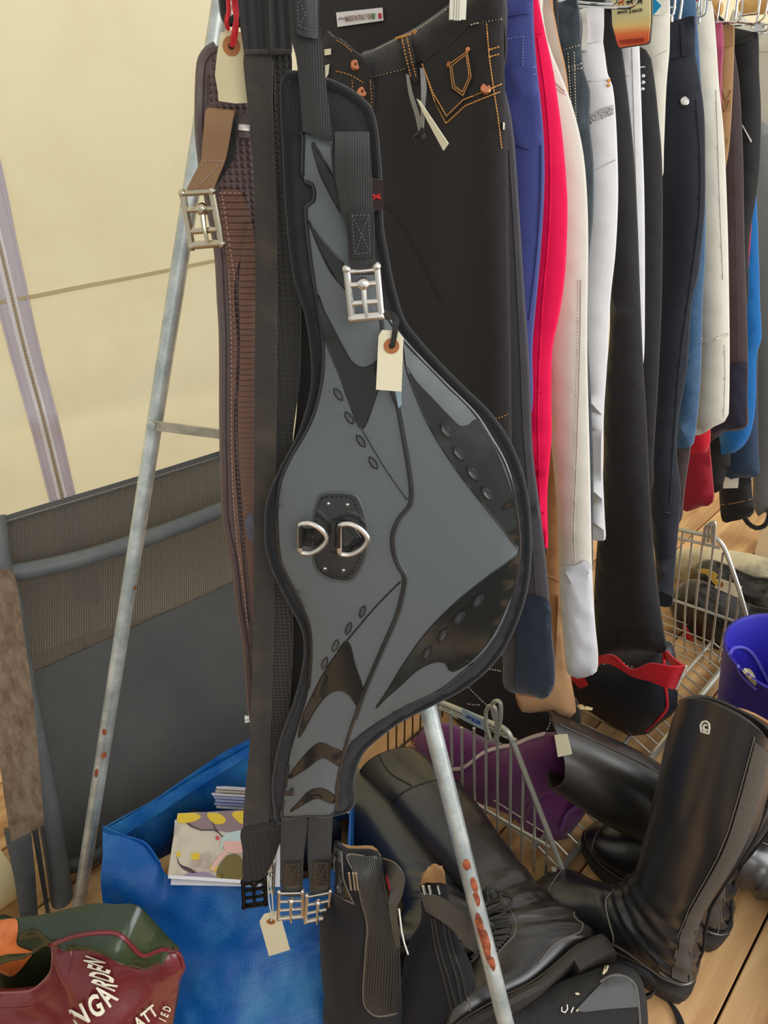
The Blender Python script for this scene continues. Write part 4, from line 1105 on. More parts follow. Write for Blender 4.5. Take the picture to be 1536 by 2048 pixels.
# --- long black waterproof trousers
r_, o = garment('black_overtrousers', 'long black waterproof overtrousers with deep turned cuff, longest of the row', 'trousers',
    [(1120, -60), (1200, -20), (1209, 16), (1225, 16), (1232, 55), (1242, 98), (1256, 209), (1266, 314), (1273, 436), (1279, 600), (1284, 714), (1291, 829), (1298, 981), (1307, 1110), (1317, 1200), (1326, 1262), (1331, 1303), (1290, 1300), (1240, 1301), (1194, 1301), (1190, 1200), (1195, 1100), (1208, 940), (1210, 800), (1222, 620), (1200, 400), (1160, 200)], 1.05, m_blk2, 0.016, 0.011, fold=0.003, dw=0.03)
applique('cuff', [(1237, 1262), (1280, 1265), (1326, 1264), (1331, 1302), (1290, 1299), (1240, 1300)], o, m_blk2, r_, 0.003, 0.003, 9, curve=False)
# --- white behind
r_, o = garment('white_breeches', 'narrow white breeches below the printed card, between two black pairs', 'breeches',
    [(1160, -40), (1262, -40), (1274, 30), (1277, 94), (1282, 244), (1287, 401), (1288, 593), (1286, 720), (1276, 760), (1250, 740), (1220, 500), (1180, 200)], 1.095, m_whit, 0.016)
seam('fly_seam', [(1264, 96), (1267, 200), (1270, 300), (1274, 420)], o, m_gthr, r_, 0.0006, 0.0004)
seam('pocket_edge', [(1240, 150), (1258, 152)], o, m_gthr, r_, 0.0007, 0.0003)
# --- black with studs
r_, o = garment('studded_black_breeches', 'black breeches with three bright studs in a column below the hip', 'breeches',
    [(1180, -20), (1270, 80), (1277, 93), (1290, 99), (1300, 116), (1309, 174), (1316, 244), (1322, 314), (1324, 420), (1322, 600), (1314, 780), (1306, 905), (1302, 980), (1270, 990), (1240, 700), (1200, 300)], 1.14, m_blk2, 0.016)
for c in ((1286, 152), (1286, 165), (1285, 178)):
    q, nn = hit(c, o); G().ball(q, 0.003, 8, 6).build('stud', m_chrome, r_)
seam('zip_pull', [(1278, 135), (1290, 134)], o, m_chrome, r_, 0.001, 0.001, curve=False)
# --- cream beyond
r_, o = garment('ivory_breeches', 'ivory breeches showing waist and hip left of the dark navy pair with snap button', 'breeches',
    [(1220, -40), (1332, -40), (1338, 0), (1338, 60), (1337, 105), (1331, 174), (1326, 297), (1322, 360), (1290, 380), (1250, 200)], 1.185, m_ivory, 0.016)
wband(r_, o, [(1300, -30), (1331, -38), (1337, 0), (1337, 24), (1320, 30), (1300, 30)], m_ivory)
seam('pocket_seam', [(1302, 118), (1320, 108), (1336, 100)], o, m_gthr, r_, 0.0008, 0.0)
q, nn = hit((1328, 11), o); G().disc(q, -FW, 0.0022, 0.001, 8).build('button', m_black, r_)
# --- navy with snap
r_, o = garment('navy_breeches', 'dark navy breeches with silver snap button on the hip pocket', 'breeches',
    [(1260, 20), (1342, 36), (1360, 40), (1378, 33), (1389, 32), (1389, 105), (1398, 157), (1407, 227), (1409, 314), (1408, 419), (1396, 545), (1382, 610), (1373, 734), (1357, 829), (1352, 905), (1360, 975), (1359, 1020), (1354, 1077), (1348, 1150), (1344, 1212), (1332, 1213), (1319, 1211), (1312, 1120), (1298, 981), (1300, 800), (1290, 500), (1270, 200)], 1.24, m_nav2, 0.02, 0.005, dw=0.04)
wband(r_, o, [(1340, 38), (1360, 42), (1378, 35), (1388, 34), (1389, 104), (1376, 112), (1350, 116), (1338, 118)], m_nav2)
applique('belt_loop', [(1360, 44), (1370, 42), (1374, 76), (1375, 112), (1364, 112)], o, m_nav2, r_, 0.006, 0.003, 7, curve=False)
seam('pocket_edge', [(1333, 200), (1350, 190), (1380, 180), (1397, 176)], o, m_nav2, r_, 0.0018, 0.0)
q, nn = hit((1369, 203), o); sn = G().disc(q, -FW, 0.0066, 0.003, 20).build('snap_button', m_steel, r_)
G().disc(q - FW * 0.003, -FW, 0.003, 0.001, 14).build('snap_relief', m_chrome, sn)
seam('knee_seam', [(1328, 1024), (1340, 1028), (1352, 1024)], o, m_black, r_, 0.002, 0.0)
seam('side_seam', [(1392, 200), (1400, 320), (1398, 430), (1382, 560), (1360, 720), (1346, 900), (1340, 1010)], o, m_nav2, r_, 0.0014, 0.0)
# --- blue denim
r_, o = garment('blue_denim_jeans', 'mid blue denim jeans squeezed between the dark navy and the ivory pair', 'jeans',
    [(1300, -30), (1380, -30), (1392, 40), (1398, 120), (1404, 240), (1410, 420), (1408, 540), (1404, 600), (1400, 753), (1390, 867), (1382, 893), (1366, 897), (1350, 896), (1345, 700), (1320, 300)], 1.29, m_bden, 0.014, 0.006)
seam('knee_seam', [(1395, 684), (1404, 676)], o, m_pale, r_, 0.0008, 0.0003)
r_, o = garment('dark_brown_breeches', 'dark brown breeches hem under the blue denim jeans', 'breeches',
    [(1300, 500), (1370, 500), (1380, 800), (1380, 895), (1374, 940), (1366, 1000), (1362, 1040), (1340, 1050), (1320, 900)], 1.318, m_plum, 0.010, hang=False)
# --- ivory white
r_, o = garment('tall_white_breeches', 'white breeches with seamed knee hanging right of the dark navy pair', 'breeches',
    [(1330, -20), (1390, 6), (1405, 0), (1422, 2), (1430, 70), (1437, 174), (1447, 279), (1454, 453), (1457, 600), (1458, 720), (1456, 829), (1448, 844), (1430, 852), (1412, 864), (1390, 870), (1388, 840), (1396, 720), (1390, 600), (1370, 300)], 1.36, m_ivory, 0.018, 0.005, dw=0.035)
seam('knee_seam', [(1402, 684), (1425, 680), (1456, 668)], o, m_ivory, r_, 0.003, 0.0)
seam('side_seam', [(1432, 180), (1436, 300), (1440, 420), (1446, 560)], o, m_gthr, r_, 0.0008, 0.0)
seam('hem_seam', [(1449, 690), (1450, 760), (1447, 836)], o, m_gthr, r_, 0.0007, 0.0)
# --- red behind it
r_, o = garment('scarlet_breeches', 'scarlet breeches hem showing under the white knee-seamed pair', 'breeches',
    [(1360, 700), (1415, 700), (1420, 860), (1418, 890), (1412, 904), (1396, 907), (1382, 908), (1370, 880)], 1.40, m_scar, 0.012, hang=False)
r_, o = garment('dark_red_breeches', 'dark red breeches, the lower red hem above the bare boards', 'breeches',
    [(1350, 700), (1410, 720), (1418, 880), (1424, 950), (1426, 1004), (1404, 1012), (1364, 1018), (1356, 940), (1350, 820)], 1.435, m_drd, 0.012, hang=False)
# --- mauve, brown, plum, black, blue ...
r_, o = garment('mauve_breeches', 'mauve pink breeches, only a sliver of waist beside the brown pair', 'breeches',
    [(1390, 0), (1428, 46), (1443, 46), (1446, 90), (1442, 160), (1440, 300), (1410, 300)], 1.475, m_mag, 0.008)
r_, o = garment('brown_breeches', 'light brown breeches with chevron quilting beside the mauve pair', 'breeches',
    [(1400, 0), (1443, 52), (1455, 49), (1467, 50), (1467, 105), (1463, 209), (1457, 297), (1449, 345), (1444, 420), (1420, 420)], 1.515, m_brn, 0.012)
wband(r_, o, [(1440, 54), (1455, 51), (1466, 52), (1466, 92), (1452, 94), (1440, 94)], m_brn)
seam('quilt_seam', [(1440, 160), (1452, 200), (1462, 180)], o, m_brn, r_, 0.0016, 0.0)
seam('quilt_seam', [(1440, 180), (1450, 222), (1460, 200)], o, m_brn, r_, 0.0016, 0.0)
r_, o = garment('plum_breeches', 'plum brown breeches with navy lower leg right of the tall white pair', 'breeches',
    [(1400, 40), (1460, 70), (1468, 105), (1478, 174), (1485, 314), (1488, 488), (1492, 600), (1495, 722), (1494, 800), (1493, 854), (1450, 862), (1410, 868), (1400, 600), (1400, 300)], 1.56, m_plum, 0.014, 0.004)
applique('lower_leg', [(1405, 727), (1450, 728), (1495, 724), (1494, 800), (1493, 853), (1450, 861), (1411, 867)], o, fabric('ink_cotton', C(38, 38, 52), 0.85), r_, 0.006, 0.005, 8, curve=False)
stitches('side_stitching', [[(1469, 300), (1472, 450), (1475, 600), (1477, 720)]], o, MATS['dark_thread'], r_, 4, 4, 0.0008)
r_, o = garment('black_show_breeches', 'black breeches with open curved waist near the right edge of the rail', 'breeches',
    [(1410, 40), (1470, 56), (1490, 60), (1506, 64), (1515, 64), (1517, 100), (1517, 140), (1521, 227), (1518, 331), (1510, 401), (1497, 488), (1492, 620), (1450, 640), (1430, 300)], 1.61, m_blk2, 0.016)
seam('waist_edge', [(1470, 90), (1492, 80), (1514, 66)], o, m_blk2, r_, 0.003, 0.001)
applique('care_label', [(1483, 250), (1486, 250), (1504, 282), (1502, 285)], o, m_white, r_, 0.004, 0.001, 5, curve=False)
r_, o = garment('bright_blue_breeches', 'bright blue breeches with red piping beside the black show pair', 'breeches',
    [(1440, 200), (1500, 250), (1512, 401), (1517, 523), (1519, 600), (1522, 676), (1512, 714), (1510, 810), (1500, 867), (1481, 897), (1457, 906), (1440, 880), (1440, 600)], 1.66, m_blue, 0.014)
seam('red_piping', [(1506, 400), (1500, 470), (1494, 560)], o, m_reds, r_, 0.0016, 0.0)
r_, o = garment('faded_black_breeches', 'black breeches with plain hem just right of the scarlet pair', 'breeches',
    [(1390, 600), (1440, 600), (1460, 900), (1452, 940), (1444, 974), (1432, 985), (1416, 982), (1400, 974), (1395, 930), (1390, 860)], 1.70, m_blk2, 0.014, hang=False)
r_, o = garment('slate_blue_breeches', 'slate blue breeches hem below the bright blue pair', 'breeches',
    [(1440, 500), (1510, 500), (1514, 800), (1516, 900), (1516, 950), (1480, 954), (1450, 950), (1448, 860)], 1.74, m_slate, 0.012, hang=False)
r_, o = garment('labelled_black_breeches', 'black breeches with white hem label, lowest at the far end of the rail', 'breeches',
    [(1430, 700), (1500, 700), (1500, 900), (1503, 980), (1507, 1026), (1490, 1036), (1464, 1042), (1446, 1042), (1440, 1000), (1436, 900)], 1.78, m_blk2, 0.012, hang=False)
applique('hem_label', [(1448, 954), (1478, 953), (1476, 976), (1446, 977)], o, m_white, r_, 0.006, 0.002, 8, curve=False)
seam('hem_seam', [(1442, 1010), (1470, 1006), (1504, 998)], o, MATS['gold_thread'], r_, 0.0006, 0.0)
r_, o = garment('grey_trousers', 'grey trousers at the right edge with a hanging black loop', 'trousers',
    [(1470, 300), (1545, 260), (1580, 500), (1580, 1000), (1560, 1030), (1530, 1024), (1508, 1016), (1508, 800), (1500, 600)], 1.83, m_grey, 0.014, 0.006, hang=False)
seam('loop', [(1486, 1030), (1496, 1046), (1512, 1056), (1528, 1052), (1536, 1040), (1540, 1020)], o, m_blk2, r_, 0.006, 0.01)
r_, o = garment('far_white_breeches', 'white breeches at the very right edge of the rail', 'breeches',
    [(1460, 40), (1516, 68), (1540, 64), (1580, 60), (1590, 400), (1580, 640), (1540, 660), (1526, 500), (1480, 400)], 1.87, m_ivory, 0.014, 0.006)
wband(r_, o, [(1500, 62), (1516, 70), (1540, 66), (1580, 62), (1580, 98), (1540, 102), (1514, 104)], m_ivory)

# --- hangers: a chrome bar with two clips and a hook for every pair, mostly above the frame
LBL = {}
for i, (d, out, root) in enumerate(HANG):
    pl = RP(d)
    topy = min(p[1] for p in out)
    px = [p for p in out if p[1] < topy + 60]
    xr = max(px, key=lambda p: p[0]); q = onp(xr, pl); z = q.z + 0.012
    rp_ = rail_at(d)
    a = q - QD * 0.03; a.z = z
    b = V((rp_.x, rp_.y, z)) - QD * 0.10
    h = thing('clip_hanger', 'chrome clip hanger holding the ' + root.name.replace('_', ' ') + ' on the rail', 'hanger', a, 'clip hangers on the rail')
    c = V((rp_.x, rp_.y, z))
    g = G().tube([b, (a + b) / 2, a], 0.0018, 8)
    top = V((rp_.x, rp_.y, 1.3146))
    hook = [c, c + (top - c) * 0.6 + V((0, 0, 0.0))] + [V((rp_.x, rp_.y, 1.30)) + QD * (0.0155 * math.cos(t)) + V((0, 0, 0.0155 * math.sin(t))) for t in (-0.4, 0.3, 1.0, 1.6, 2.2, 2.9, 3.5)]
    if z < 1.285:
        g.tube(hook, 0.0018, 8)
    g.build('bar', m_chrome, h)
    for k in (0.12, 0.86):
        p = a + (b - a) * k
        G().box(p + V((0, 0, -0.008)) - RD * 0.012, (0.012, 0.004, 0.022), Matrix.Rotation(-TH, 3, 'Z')).box(p + V((0, 0, -0.008)) + RD * 0.012, (0.012, 0.004, 0.022), Matrix.Rotation(-TH, 3, 'Z')).box(p + V((0, 0, 0.002)), (0.010, 0.028, 0.004), Matrix.Rotation(-TH, 3, 'Z')).build('clip', m_chrome, h, smooth=False)
# chrome hangers that show: bent wire loops
def wirehanger(label, paths, d, r=0.0017):
    h = thing('wire_hanger', label, 'hanger', onp(paths[0][0], RP(d)), 'chrome wire hangers at the top')
    for P in paths:
        G().tube([onp((float(a), float(b)), RP(d)) for a, b in spl(P, n=4)], r, 8).build('wire', m_chrome, h)
wirehanger('chrome wire hanger loop in front of the printed card', [[(1150, 12), (1190, 15), (1240, 16), (1262, 14), (1272, 4), (1278, -30)], [(1150, 4), (1200, 8), (1228, 8), (1236, -2), (1240, -30)]], 1.015)
wirehanger('chrome wire hanger loop on the dark navy breeches', [[(1338, -30), (1337, 24), (1340, 31), (1347, 26), (1352, -20)], [(1368, -30), (1362, 20), (1359, 38)], [(1344, 30), (1344, 44)]], 1.225)
wirehanger('chrome wire hanger loop on the tall white breeches', [[(1390, 34), (1405, 32), (1412, 20), (1416, -30)], [(1389, 52), (1398, 44), (1402, 10), (1404, -30)], [(1389, 20), (1396, 18), (1402, -30)]], 1.34)
wirehanger('chrome wire hanger loop above the mauve breeches', [[(1426, 44), (1434, 40), (1444, -30)], [(1426, 46), (1450, 44), (1480, 38), (1486, -30)], [(1450, 44), (1462, -30)], [(1470, 40), (1478, -30)]], 1.50)
wirehanger('chrome wire hanger loop above the brown breeches', [[(1478, 32), (1500, 28), (1516, 22), (1520, -30)], [(1476, 44), (1500, 46), (1514, 40), (1524, -30)]], 1.58)
wirehanger('chrome wire hanger loop at the far right edge', [[(1490, 50), (1512, 46), (1530, 30), (1540, -20)], [(1516, 62), (1530, 62), (1536, 56), (1540, 30)]], 1.66)
m_hw = M('hanger_wood', C(206, 160, 96), 0.45, var=(10, C(186, 138, 76), 0.4, 0.7))
for lbl_, P, d in (('pale wooden hanger behind the chrome wires at the top right', [(1482, 2), (1510, 0), (1550, -4), (1550, 22), (1510, 30), (1482, 28)], 1.90),
                   ('wooden hanger end above the mauve breeches', [(1420, 0), (1436, 0), (1444, 6), (1444, 22), (1440, 30), (1424, 30)], 1.72)):
    o = panel('wooden_hanger', P, RP(d), m_hw, None, 0.012, 0.004, 0.006, 0.01)
    tag(o, lbl_, 'hanger')
# --- printed card
cd = thing('printed_card', 'BACK 2 BACK swing card shading from yellow to orange, hung on the white jeans', 'card', onp((1260, 40), RP(1.03)))
cpx = [(1220, -60), (1300, -70), (1301, 40), (1297, 82), (1292, 87), (1240, 95), (1236, 90), (1225, 50)]
mc = M('card_sunset', C(222, 208, 140), 0.5)
t = mc.node_tree; N_ = t.nodes; L_ = t.links
c_ = N_.new('ShaderNodeTexCoord'); sp_ = N_.new('ShaderNodeSeparateXYZ'); m_ = N_.new('ShaderNodeMapRange'); rp2 = N_.new('ShaderNodeValToRGB')
zt = onp((1260, 40), RP(1.03)).z
m_.inputs['From Min'].default_value = onp((1260, 84), RP(1.03)).z - zt
m_.inputs['From Max'].default_value = onp((1260, 25), RP(1.03)).z - zt
e = rp2.color_ramp.elements
e[0].position = 0; e[0].color = C(206, 84, 46); e[1].position = 1; e[1].color = C(222, 214, 160)
x = rp2.color_ramp.elements.new(0.3); x.color = C(224, 116, 62)
x = rp2.color_ramp.elements.new(0.55); x.color = C(230, 196, 120)
x = rp2.color_ramp.elements.new(0.8); x.color = C(214, 206, 146)
L_.new(c_.outputs['Object'], sp_.inputs[0]); L_.new(sp_.outputs['Z'], m_.inputs['Value']); L_.new(m_.outputs[0], rp2.inputs[0]); L_.new(rp2.outputs[0], N_['Principled BSDF'].inputs['Base Color'])
backc = panel('backing', [(a + 4, b + (2 if b > 0 else 0)) for a, b in cpx], RP(1.034), M('card_back', C(88, 84, 70), 0.5), cd, 0.003, 0, curve=False, res=0.014)
face = panel('card', cpx, RP(1.03), mc, cd, 0.0015, 0, curve=False, res=0.014)
m_ink = M('ink', C(36, 32, 28), 0.6)
letters('print', [('BACK', (1245, 24), (7.9, -1.1), (0.3, -8.0), 0.03), ('2', (1260, 22), (11, -1.3), (0.3, -12.5), 0.02), ('BACK', (1275, 21), (7.9, -1.2), (0.3, -8.0), 0.03)], face, m_ink, cd, 0.0016)
m_chest = M('chestnut_ink', C(190, 76, 40), 0.6)
for k, (cx, mm) in enumerate(((1242, m_chest), (1260, m_ink), (1279, m_ink))):
    P = [(-8, -1), (-6, -3), (0, -3), (3, -5), (5, -9), (8, -7), (7, -5), (5, -3), (5, 1), (6, 5), (4.5, 5), (3, 1), (-2, 1), (-3, 5), (-5, 5), (-5, 1), (-8, 3)]
    applique('horse_print', [(cx + a * 0.95, 5 - k * 0.8 + b * 0.95) for a, b in P], face, mm, cd, 0.0014, 0.0006, 4, curve=False, steppx=4)
for k in range(3):
    seam('small_print', [(1237 + k * 2, 81 + k * 4 - k), (1262, 79 + k * 3), (1288, 76 + k * 3)], face, M('brick_ink', C(176, 66, 36), 0.6), cd, 0.0006, 0.0010, curve=False)
bl = panel('blue_card', [(1302, -20), (1312, 0), (1323, 11), (1314, 22), (1303, 34)], RP(1.06), M('cyan_card', C(40, 170, 226), 0.5), None, 0.001, 0, curve=False, res=0.01)
tag(bl, 'bright cyan paper corner right of the BACK 2 BACK card', 'card')
# ------------------------------------------------------------------ folding chair with dark mesh sling
hv = V((0.866, 0.5, 0)); lv = V((0, 0.3, 0.533)).normalized()
CN = lv.cross(hv).normalized()
if CN.y < 0: CN = -CN
CC = CN.dot(V((-0.46, 0.80, 0.03))) + 0.05
CP = lambda k=0.0: (CN, CC + k)
m_sling = M('sling_mesh', C(104, 98, 88), 0.8, alpha=(90, 0.32), spec=0.2)
m_sling2 = M('sling_solid', C(94, 94, 92), 0.85, bump=(300, 0.2), var=(3, C(82, 84, 84), 0.4, 0.7), spec=0.2)
m_tube = M('grey_painted_tube', C(98, 103, 104), 0.5, bump=(60, 0.06), var=(16, C(112, 116, 114), 0.45, 0.7))
m_slab = M('dark_grey_frame', C(74, 76, 76), 0.55, bump=(60, 0.06))
ch = thing('garden_chair', 'folded garden chair with dark mesh sling, grey tubes and weathered armrest', 'chair', onp((150, 1700), CP()))
up_ = panel('sling_back', [(-40, 1049), (60, 1018), (200, 977), (330, 938), (445, 902), (540, 872), (540, 1125), (480, 1160), (330, 1228), (200, 1287), (70, 1345), (30, 1300), (-40, 1330)], CP(0.012), m_sling, ch, 0.003, 0, curve=False, res=0.05)
panel('sling_hem', [(-40, 1047), (60, 1016), (200, 975), (330, 936), (445, 900), (540, 870), (540, 884), (445, 915), (330, 951), (200, 990), (60, 1031), (-40, 1062)], CP(0.006), m_sling2, ch, 0.004, 0, curve=False, res=0.03)
stitches('hem_stitching', [[(0, 1046), (200, 986), (330, 947), (440, 913)]], [ch.children[-1]], m_pale, ch, 5, 2, 0.0006, curve=False)
dn = panel('sling_seat', [(60, 1348), (200, 1285), (330, 1226), (480, 1158), (560, 1120), (560, 1500), (470, 1560), (420, 1640), (330, 1700), (210, 1750), (135, 1780), (110, 1640), (80, 1450)], CP(0.006), m_sling2, ch, 0.004, 0.004, 0.1, 0.05, curve=False, wr=0.006)
tb = [V(p) for p in spl([onp(p, CP(-0.03)) for p in ((15, 1147), (60, 1140), (160, 1118), (270, 1084), (370, 1048), (450, 1016), (540, 980))], n=5)]
G().tube(tb, 0.0145, 14).build('cross_tube', m_tube, ch)
tb = [V(p) for p in spl([onp(p, CP(-0.035)) for p in ((-6, 1030), (2, 1120), (20, 1200), (48, 1380), (84, 1560), (110, 1700), (126, 1812))], n=5)]
G().tube(tb, [0.013 + 0.005 * min(1, i / 12) for i in range(len(tb))], 14).build('back_leg', m_tube, ch)
panel('front_leg', [(8, 1660), (62, 1660), (70, 1740), (76, 1828), (48, 1834), (40, 1830), (28, 1750)], CP(-0.075), m_slab, ch, 0.02, 0.004, 0.01, 0.012, curve=False)
panel('inner_leg', [(60, 1640), (74, 1640), (88, 1740), (100, 1824), (92, 1828)], CP(-0.05), m_slab, ch, 0.008, 0, curve=False, res=0.012)
G().tube([onp((120, 1738), CP(-0.02)), onp((160, 1728), CP(-0.02)), onp((215, 1700), CP(-0.02))], 0.012, 12).build('lower_tube', m_slab, ch)
m_arm = M('weathered_wood', C(132, 112, 92), 0.9, bump=(60, 0.5), var=(9, C(96, 74, 54), 0.4, 0.68), streak=(9, 9, 1.2))
panel('armrest', [(-30, 1139), (18, 1140), (27, 1146), (34, 1170), (50, 1280), (66, 1392), (78, 1520), (88, 1644), (22, 1679), (10, 1600), (-10, 1450), (-30, 1400)], CP(-0.115), m_arm, ch, 0.022, 0.003, 0.006, 0.016, curve=False)

# ------------------------------------------------------------------ blue woven carrier bag
m_bag = M('blue_woven_plastic', C(14, 88, 164), 0.42, check=(75, 0.14), var=(8, C(72, 146, 190), 0.47, 0.82), bump=(18, 0.35), spec=0.35)
bag = thing('blue_bag', 'big blue woven plastic bag with turned rim holding greeting cards', 'bag', V((-0.2, 0.66, 0)))
def bp_(x, z, Y): return V((x, Y, z))
FT = [onp(p, YP(Y)) for p, Y in (((207, 1655), 0.745), ((290, 1690), 0.735), ((330, 1745), 0.715), ((400, 1766), 0.70), ((500, 1772), 0.70), ((600, 1760), 0.70), ((662, 1740), 0.70), ((700, 1700), 0.71))]
FM1 = [onp(p, YP(Y)) for p, Y in (((208, 1740), 0.70), ((270, 1765), 0.69), ((330, 1810), 0.68), ((400, 1850), 0.66), ((480, 1862), 0.652), ((560, 1868), 0.65), ((640, 1868), 0.655), ((690, 1800), 0.68))]
FM2 = [onp(p, YP(Y)) for p, Y in (((212, 1850), 0.655), ((270, 1885), 0.645), ((330, 1905), 0.638), ((400, 1912), 0.632), ((480, 1915), 0.628), ((560, 1916), 0.626), ((642, 1918), 0.63), ((690, 1900), 0.66))]
FB = [atZ(x, y, 0.004) for x, y in ((230, 2050), (280, 2066), (340, 2070), (400, 2072), (470, 2073), (550, 2073), (648, 2062), (690, 2010))]
front = sheet('front_panel', [FT, FM1, FM2, FB], m_bag, bag, 0.003, 6, 9, 0.022, 10.0, 3.0, wr2=0.006)
# left side and the back flap that leans on the chair
BT = [onp(p, YP(Y)) for p, Y in (((208, 1652), 0.76), ((300, 1606), 0.80), ((400, 1533), 0.85), ((470, 1490), 0.87), ((560, 1470), 0.88), ((700, 1560), 0.86))]
BM = [onp(p, YP(Y)) for p, Y in (((216, 1678), 0.76), ((310, 1650), 0.80), ((400, 1600), 0.84), ((480, 1560), 0.86), ((560, 1540), 0.87), ((705, 1610), 0.85))]
BB = [V((p.x, p.y + 0.0, 0.05)) for p in BM]
sheet('back_panel', [BT, BM, [a * 0.5 + b * 0.5 for a, b in zip(BM, BB)], BB], m_bag, bag, 0.003, 5, 5, 0.010, 12.0, 8.0)
sheet('rim_fold', [[onp((205, 1655), YP(0.745)), onp((222, 1652), YP(0.752)), onp((290, 1616), YP(0.79)), onp((400, 1548), YP(0.84)), onp((500, 1492), YP(0.865))], [onp((206, 1690), YP(0.74)), onp((228, 1682), YP(0.748)), onp((296, 1640), YP(0.786)), onp((404, 1568), YP(0.835)), onp((500, 1510), YP(0.86))]], m_bag, bag, 0.003, 5, 3, 0.004, 15.0, 1.0)
sheet('side_panel', [[FT[0], BT[0]], [FM1[0], BM[0] + V((0, 0, -0.06))], [FM2[0], BM[0] + V((0, -0.02, -0.12))], [FB[0], V((BM[0].x, 0.74, 0.004))]], m_bag, bag, 0.003, 4, 4, 0.006, 12.0, 5.0)
sheet('side_panel', [[FT[-1], BT[-1]], [FM1[-1], BM[-1]], [FM2[-1], BM[-1] + V((0, 0, -0.1))], [FB[-1], V((BM[-1].x, 0.84, 0.004))]], m_bag, bag, 0.003, 4, 4, 0.006, 12.0, 6.0)
sheet('rim_fold', [[onp((206, 1652), YP(0.742)), onp((250, 1672), YP(0.738)), onp((292, 1688), YP(0.732)), onp((320, 1730), YP(0.715))], [onp((206, 1682), YP(0.736)), onp((252, 1702), YP(0.732)), onp((286, 1716), YP(0.728)), onp((312, 1750), YP(0.712))]], m_bag, bag, 0.003, 5, 3, 0.004, 15.0, 2.0)
# dark things deep in the bag
tag(panel('bag_filling', [(345, 1658), (384, 1630), (430, 1648), (500, 1640), (660, 1640), (676, 1690), (600, 1730), (420, 1735), (350, 1722)], YP(0.79), M('dark_cloth', C(34, 36, 44), 0.9, bump=(40, 0.4)), None, 0.01, 0.03, 0.05, 0.02, wr=0.02), 'dark folded cloth deep inside the blue bag', 'cloth')

# ------------------------------------------------------------------ greeting cards in the bag
m_paper = M('card_edge', C(232, 232, 240), 0.6)
m_lil = M('lilac_paper', C(178, 186, 226), 0.6)
m_cov = M('cover_print', C(206, 196, 176), 0.35, var=(14, C(150, 124, 124), 0.5, 0.7), spec=0.5)
NC = V((0, 0.42, -0.9)).normalized()     # cards lie tilted towards the camera
cpl = lambda k: (NC, NC.dot(onp((415, 1700), YP(0.73))) + k)
big = [(356, 1627), (480, 1622), (560, 1618), (548, 1768), (483, 1768), (337, 1757), (336, 1752), (345, 1690)]
c1 = thing('picture_card', 'top picture card with yellow blossom and grey branches in the blue bag', 'card', onp((415, 1700), cpl(0)), 'greeting cards in the blue bag')
cc = panel('card', big, cpl(0), m_cov, c1, 0.004, 0, curve=False, res=0.012)
panel('card_edge_strip', [(338, 1750), (545, 1764), (545, 1771), (336, 1757)], cpl(-0.003), m_paper, c1, 0.002, 0, curve=False, res=0.012)
m_yel = M('yellow_print', C(222, 190, 50), 0.5); m_bark = M('bark_print', C(72, 56, 62), 0.5); m_hairb = M('pale_blue_print', C(186, 206, 206), 0.5); m_face = M('rose_print', C(226, 180, 168), 0.5); m_ol = M('olive_print', C(112, 98, 44), 0.5); m_mauv = M('mauve_sky_print', C(140, 118, 122), 0.5); m_lav = M('lavender_print', C(150, 134, 160), 0.5)
applique('sky_print', [(380, 1628), (540, 1622), (540, 1664), (480, 1668), (440, 1662), (400, 1660), (376, 1650)], cc, m_mauv, c1, 0.0006, 0.0004, 9)
for P in ([(357, 1628), (392, 1627), (402, 1634), (390, 1642), (366, 1647), (356, 1645)], [(414, 1628), (440, 1628), (452, 1640), (444, 1648), (426, 1646)], [(464, 1626), (500, 1624), (500, 1650), (480, 1646)], [(352, 1704), (360, 1704), (362, 1712), (354, 1714)], [(382, 1708), (398, 1706), (398, 1718), (386, 1720)], [(420, 1732), (434, 1730), (432, 1742), (421, 1740)], [(436, 1748), (446, 1746), (444, 1758), (438, 1756)]):
    applique('blossom_print', P, cc, m_yel, c1, 0.0011, 0.0004, 6)
seam('branch_print', [(374, 1646), (392, 1656), (402, 1660), (428, 1660), (440, 1668), (446, 1674)], cc, m_bark, c1, 0.0008, 0.0012)
seam('branch_print', [(425, 1644), (430, 1656), (440, 1668)], cc, m_bark, c1, 0.0007, 0.0012)
applique('trunk_print', [(354, 1712), (360, 1728), (380, 1736), (394, 1746), (384, 1746), (366, 1738), (356, 1726)], cc, m_bark, c1, 0.0011, 0.0004, 6)
applique('hair_print', [(446, 1672), (462, 1664), (500, 1664), (500, 1720), (470, 1690), (450, 1690), (440, 1700)], cc, m_hairb, c1, 0.0011, 0.0004, 7)
applique('face_print', [(447, 1684), (470, 1682), (490, 1688), (486, 1704), (464, 1706), (450, 1700)], cc, m_face, c1, 0.0016, 0.0004, 6)
applique('arm_print', [(450, 1700), (458, 1702), (436, 1728), (424, 1742), (424, 1730)], cc, m_face, c1, 0.0014, 0.0004, 6)
applique('leaf_print', [(456, 1710), (480, 1712), (490, 1740), (480, 1762), (440, 1760), (434, 1740)], cc, m_ol, c1, 0.0011, 0.0004, 7)
applique('ground_print', [(376, 1746), (410, 1744), (436, 1756), (420, 1760), (370, 1755)], cc, m_lav, c1, 0.0008, 0.0004, 7)
applique('red_spot_print', [(431, 1672), (438, 1672), (439, 1679), (432, 1680)], cc, M('pink_print', C(206, 70, 100), 0.5), c1, 0.0013, 0.0004, 4)
o = panel('greeting_card', [(350, 1640), (560, 1640), (560, 1774), (342, 1770)], cpl(0.008), m_paper, None, 0.003, 0, curve=False, res=0.03)
tag(o, 'white card directly beneath the blossom picture card in the blue bag', 'card', 'greeting cards in the blue bag')
ordn = ['topmost', 'second', 'third', 'fourth', 'fifth', 'sixth', 'lowest']
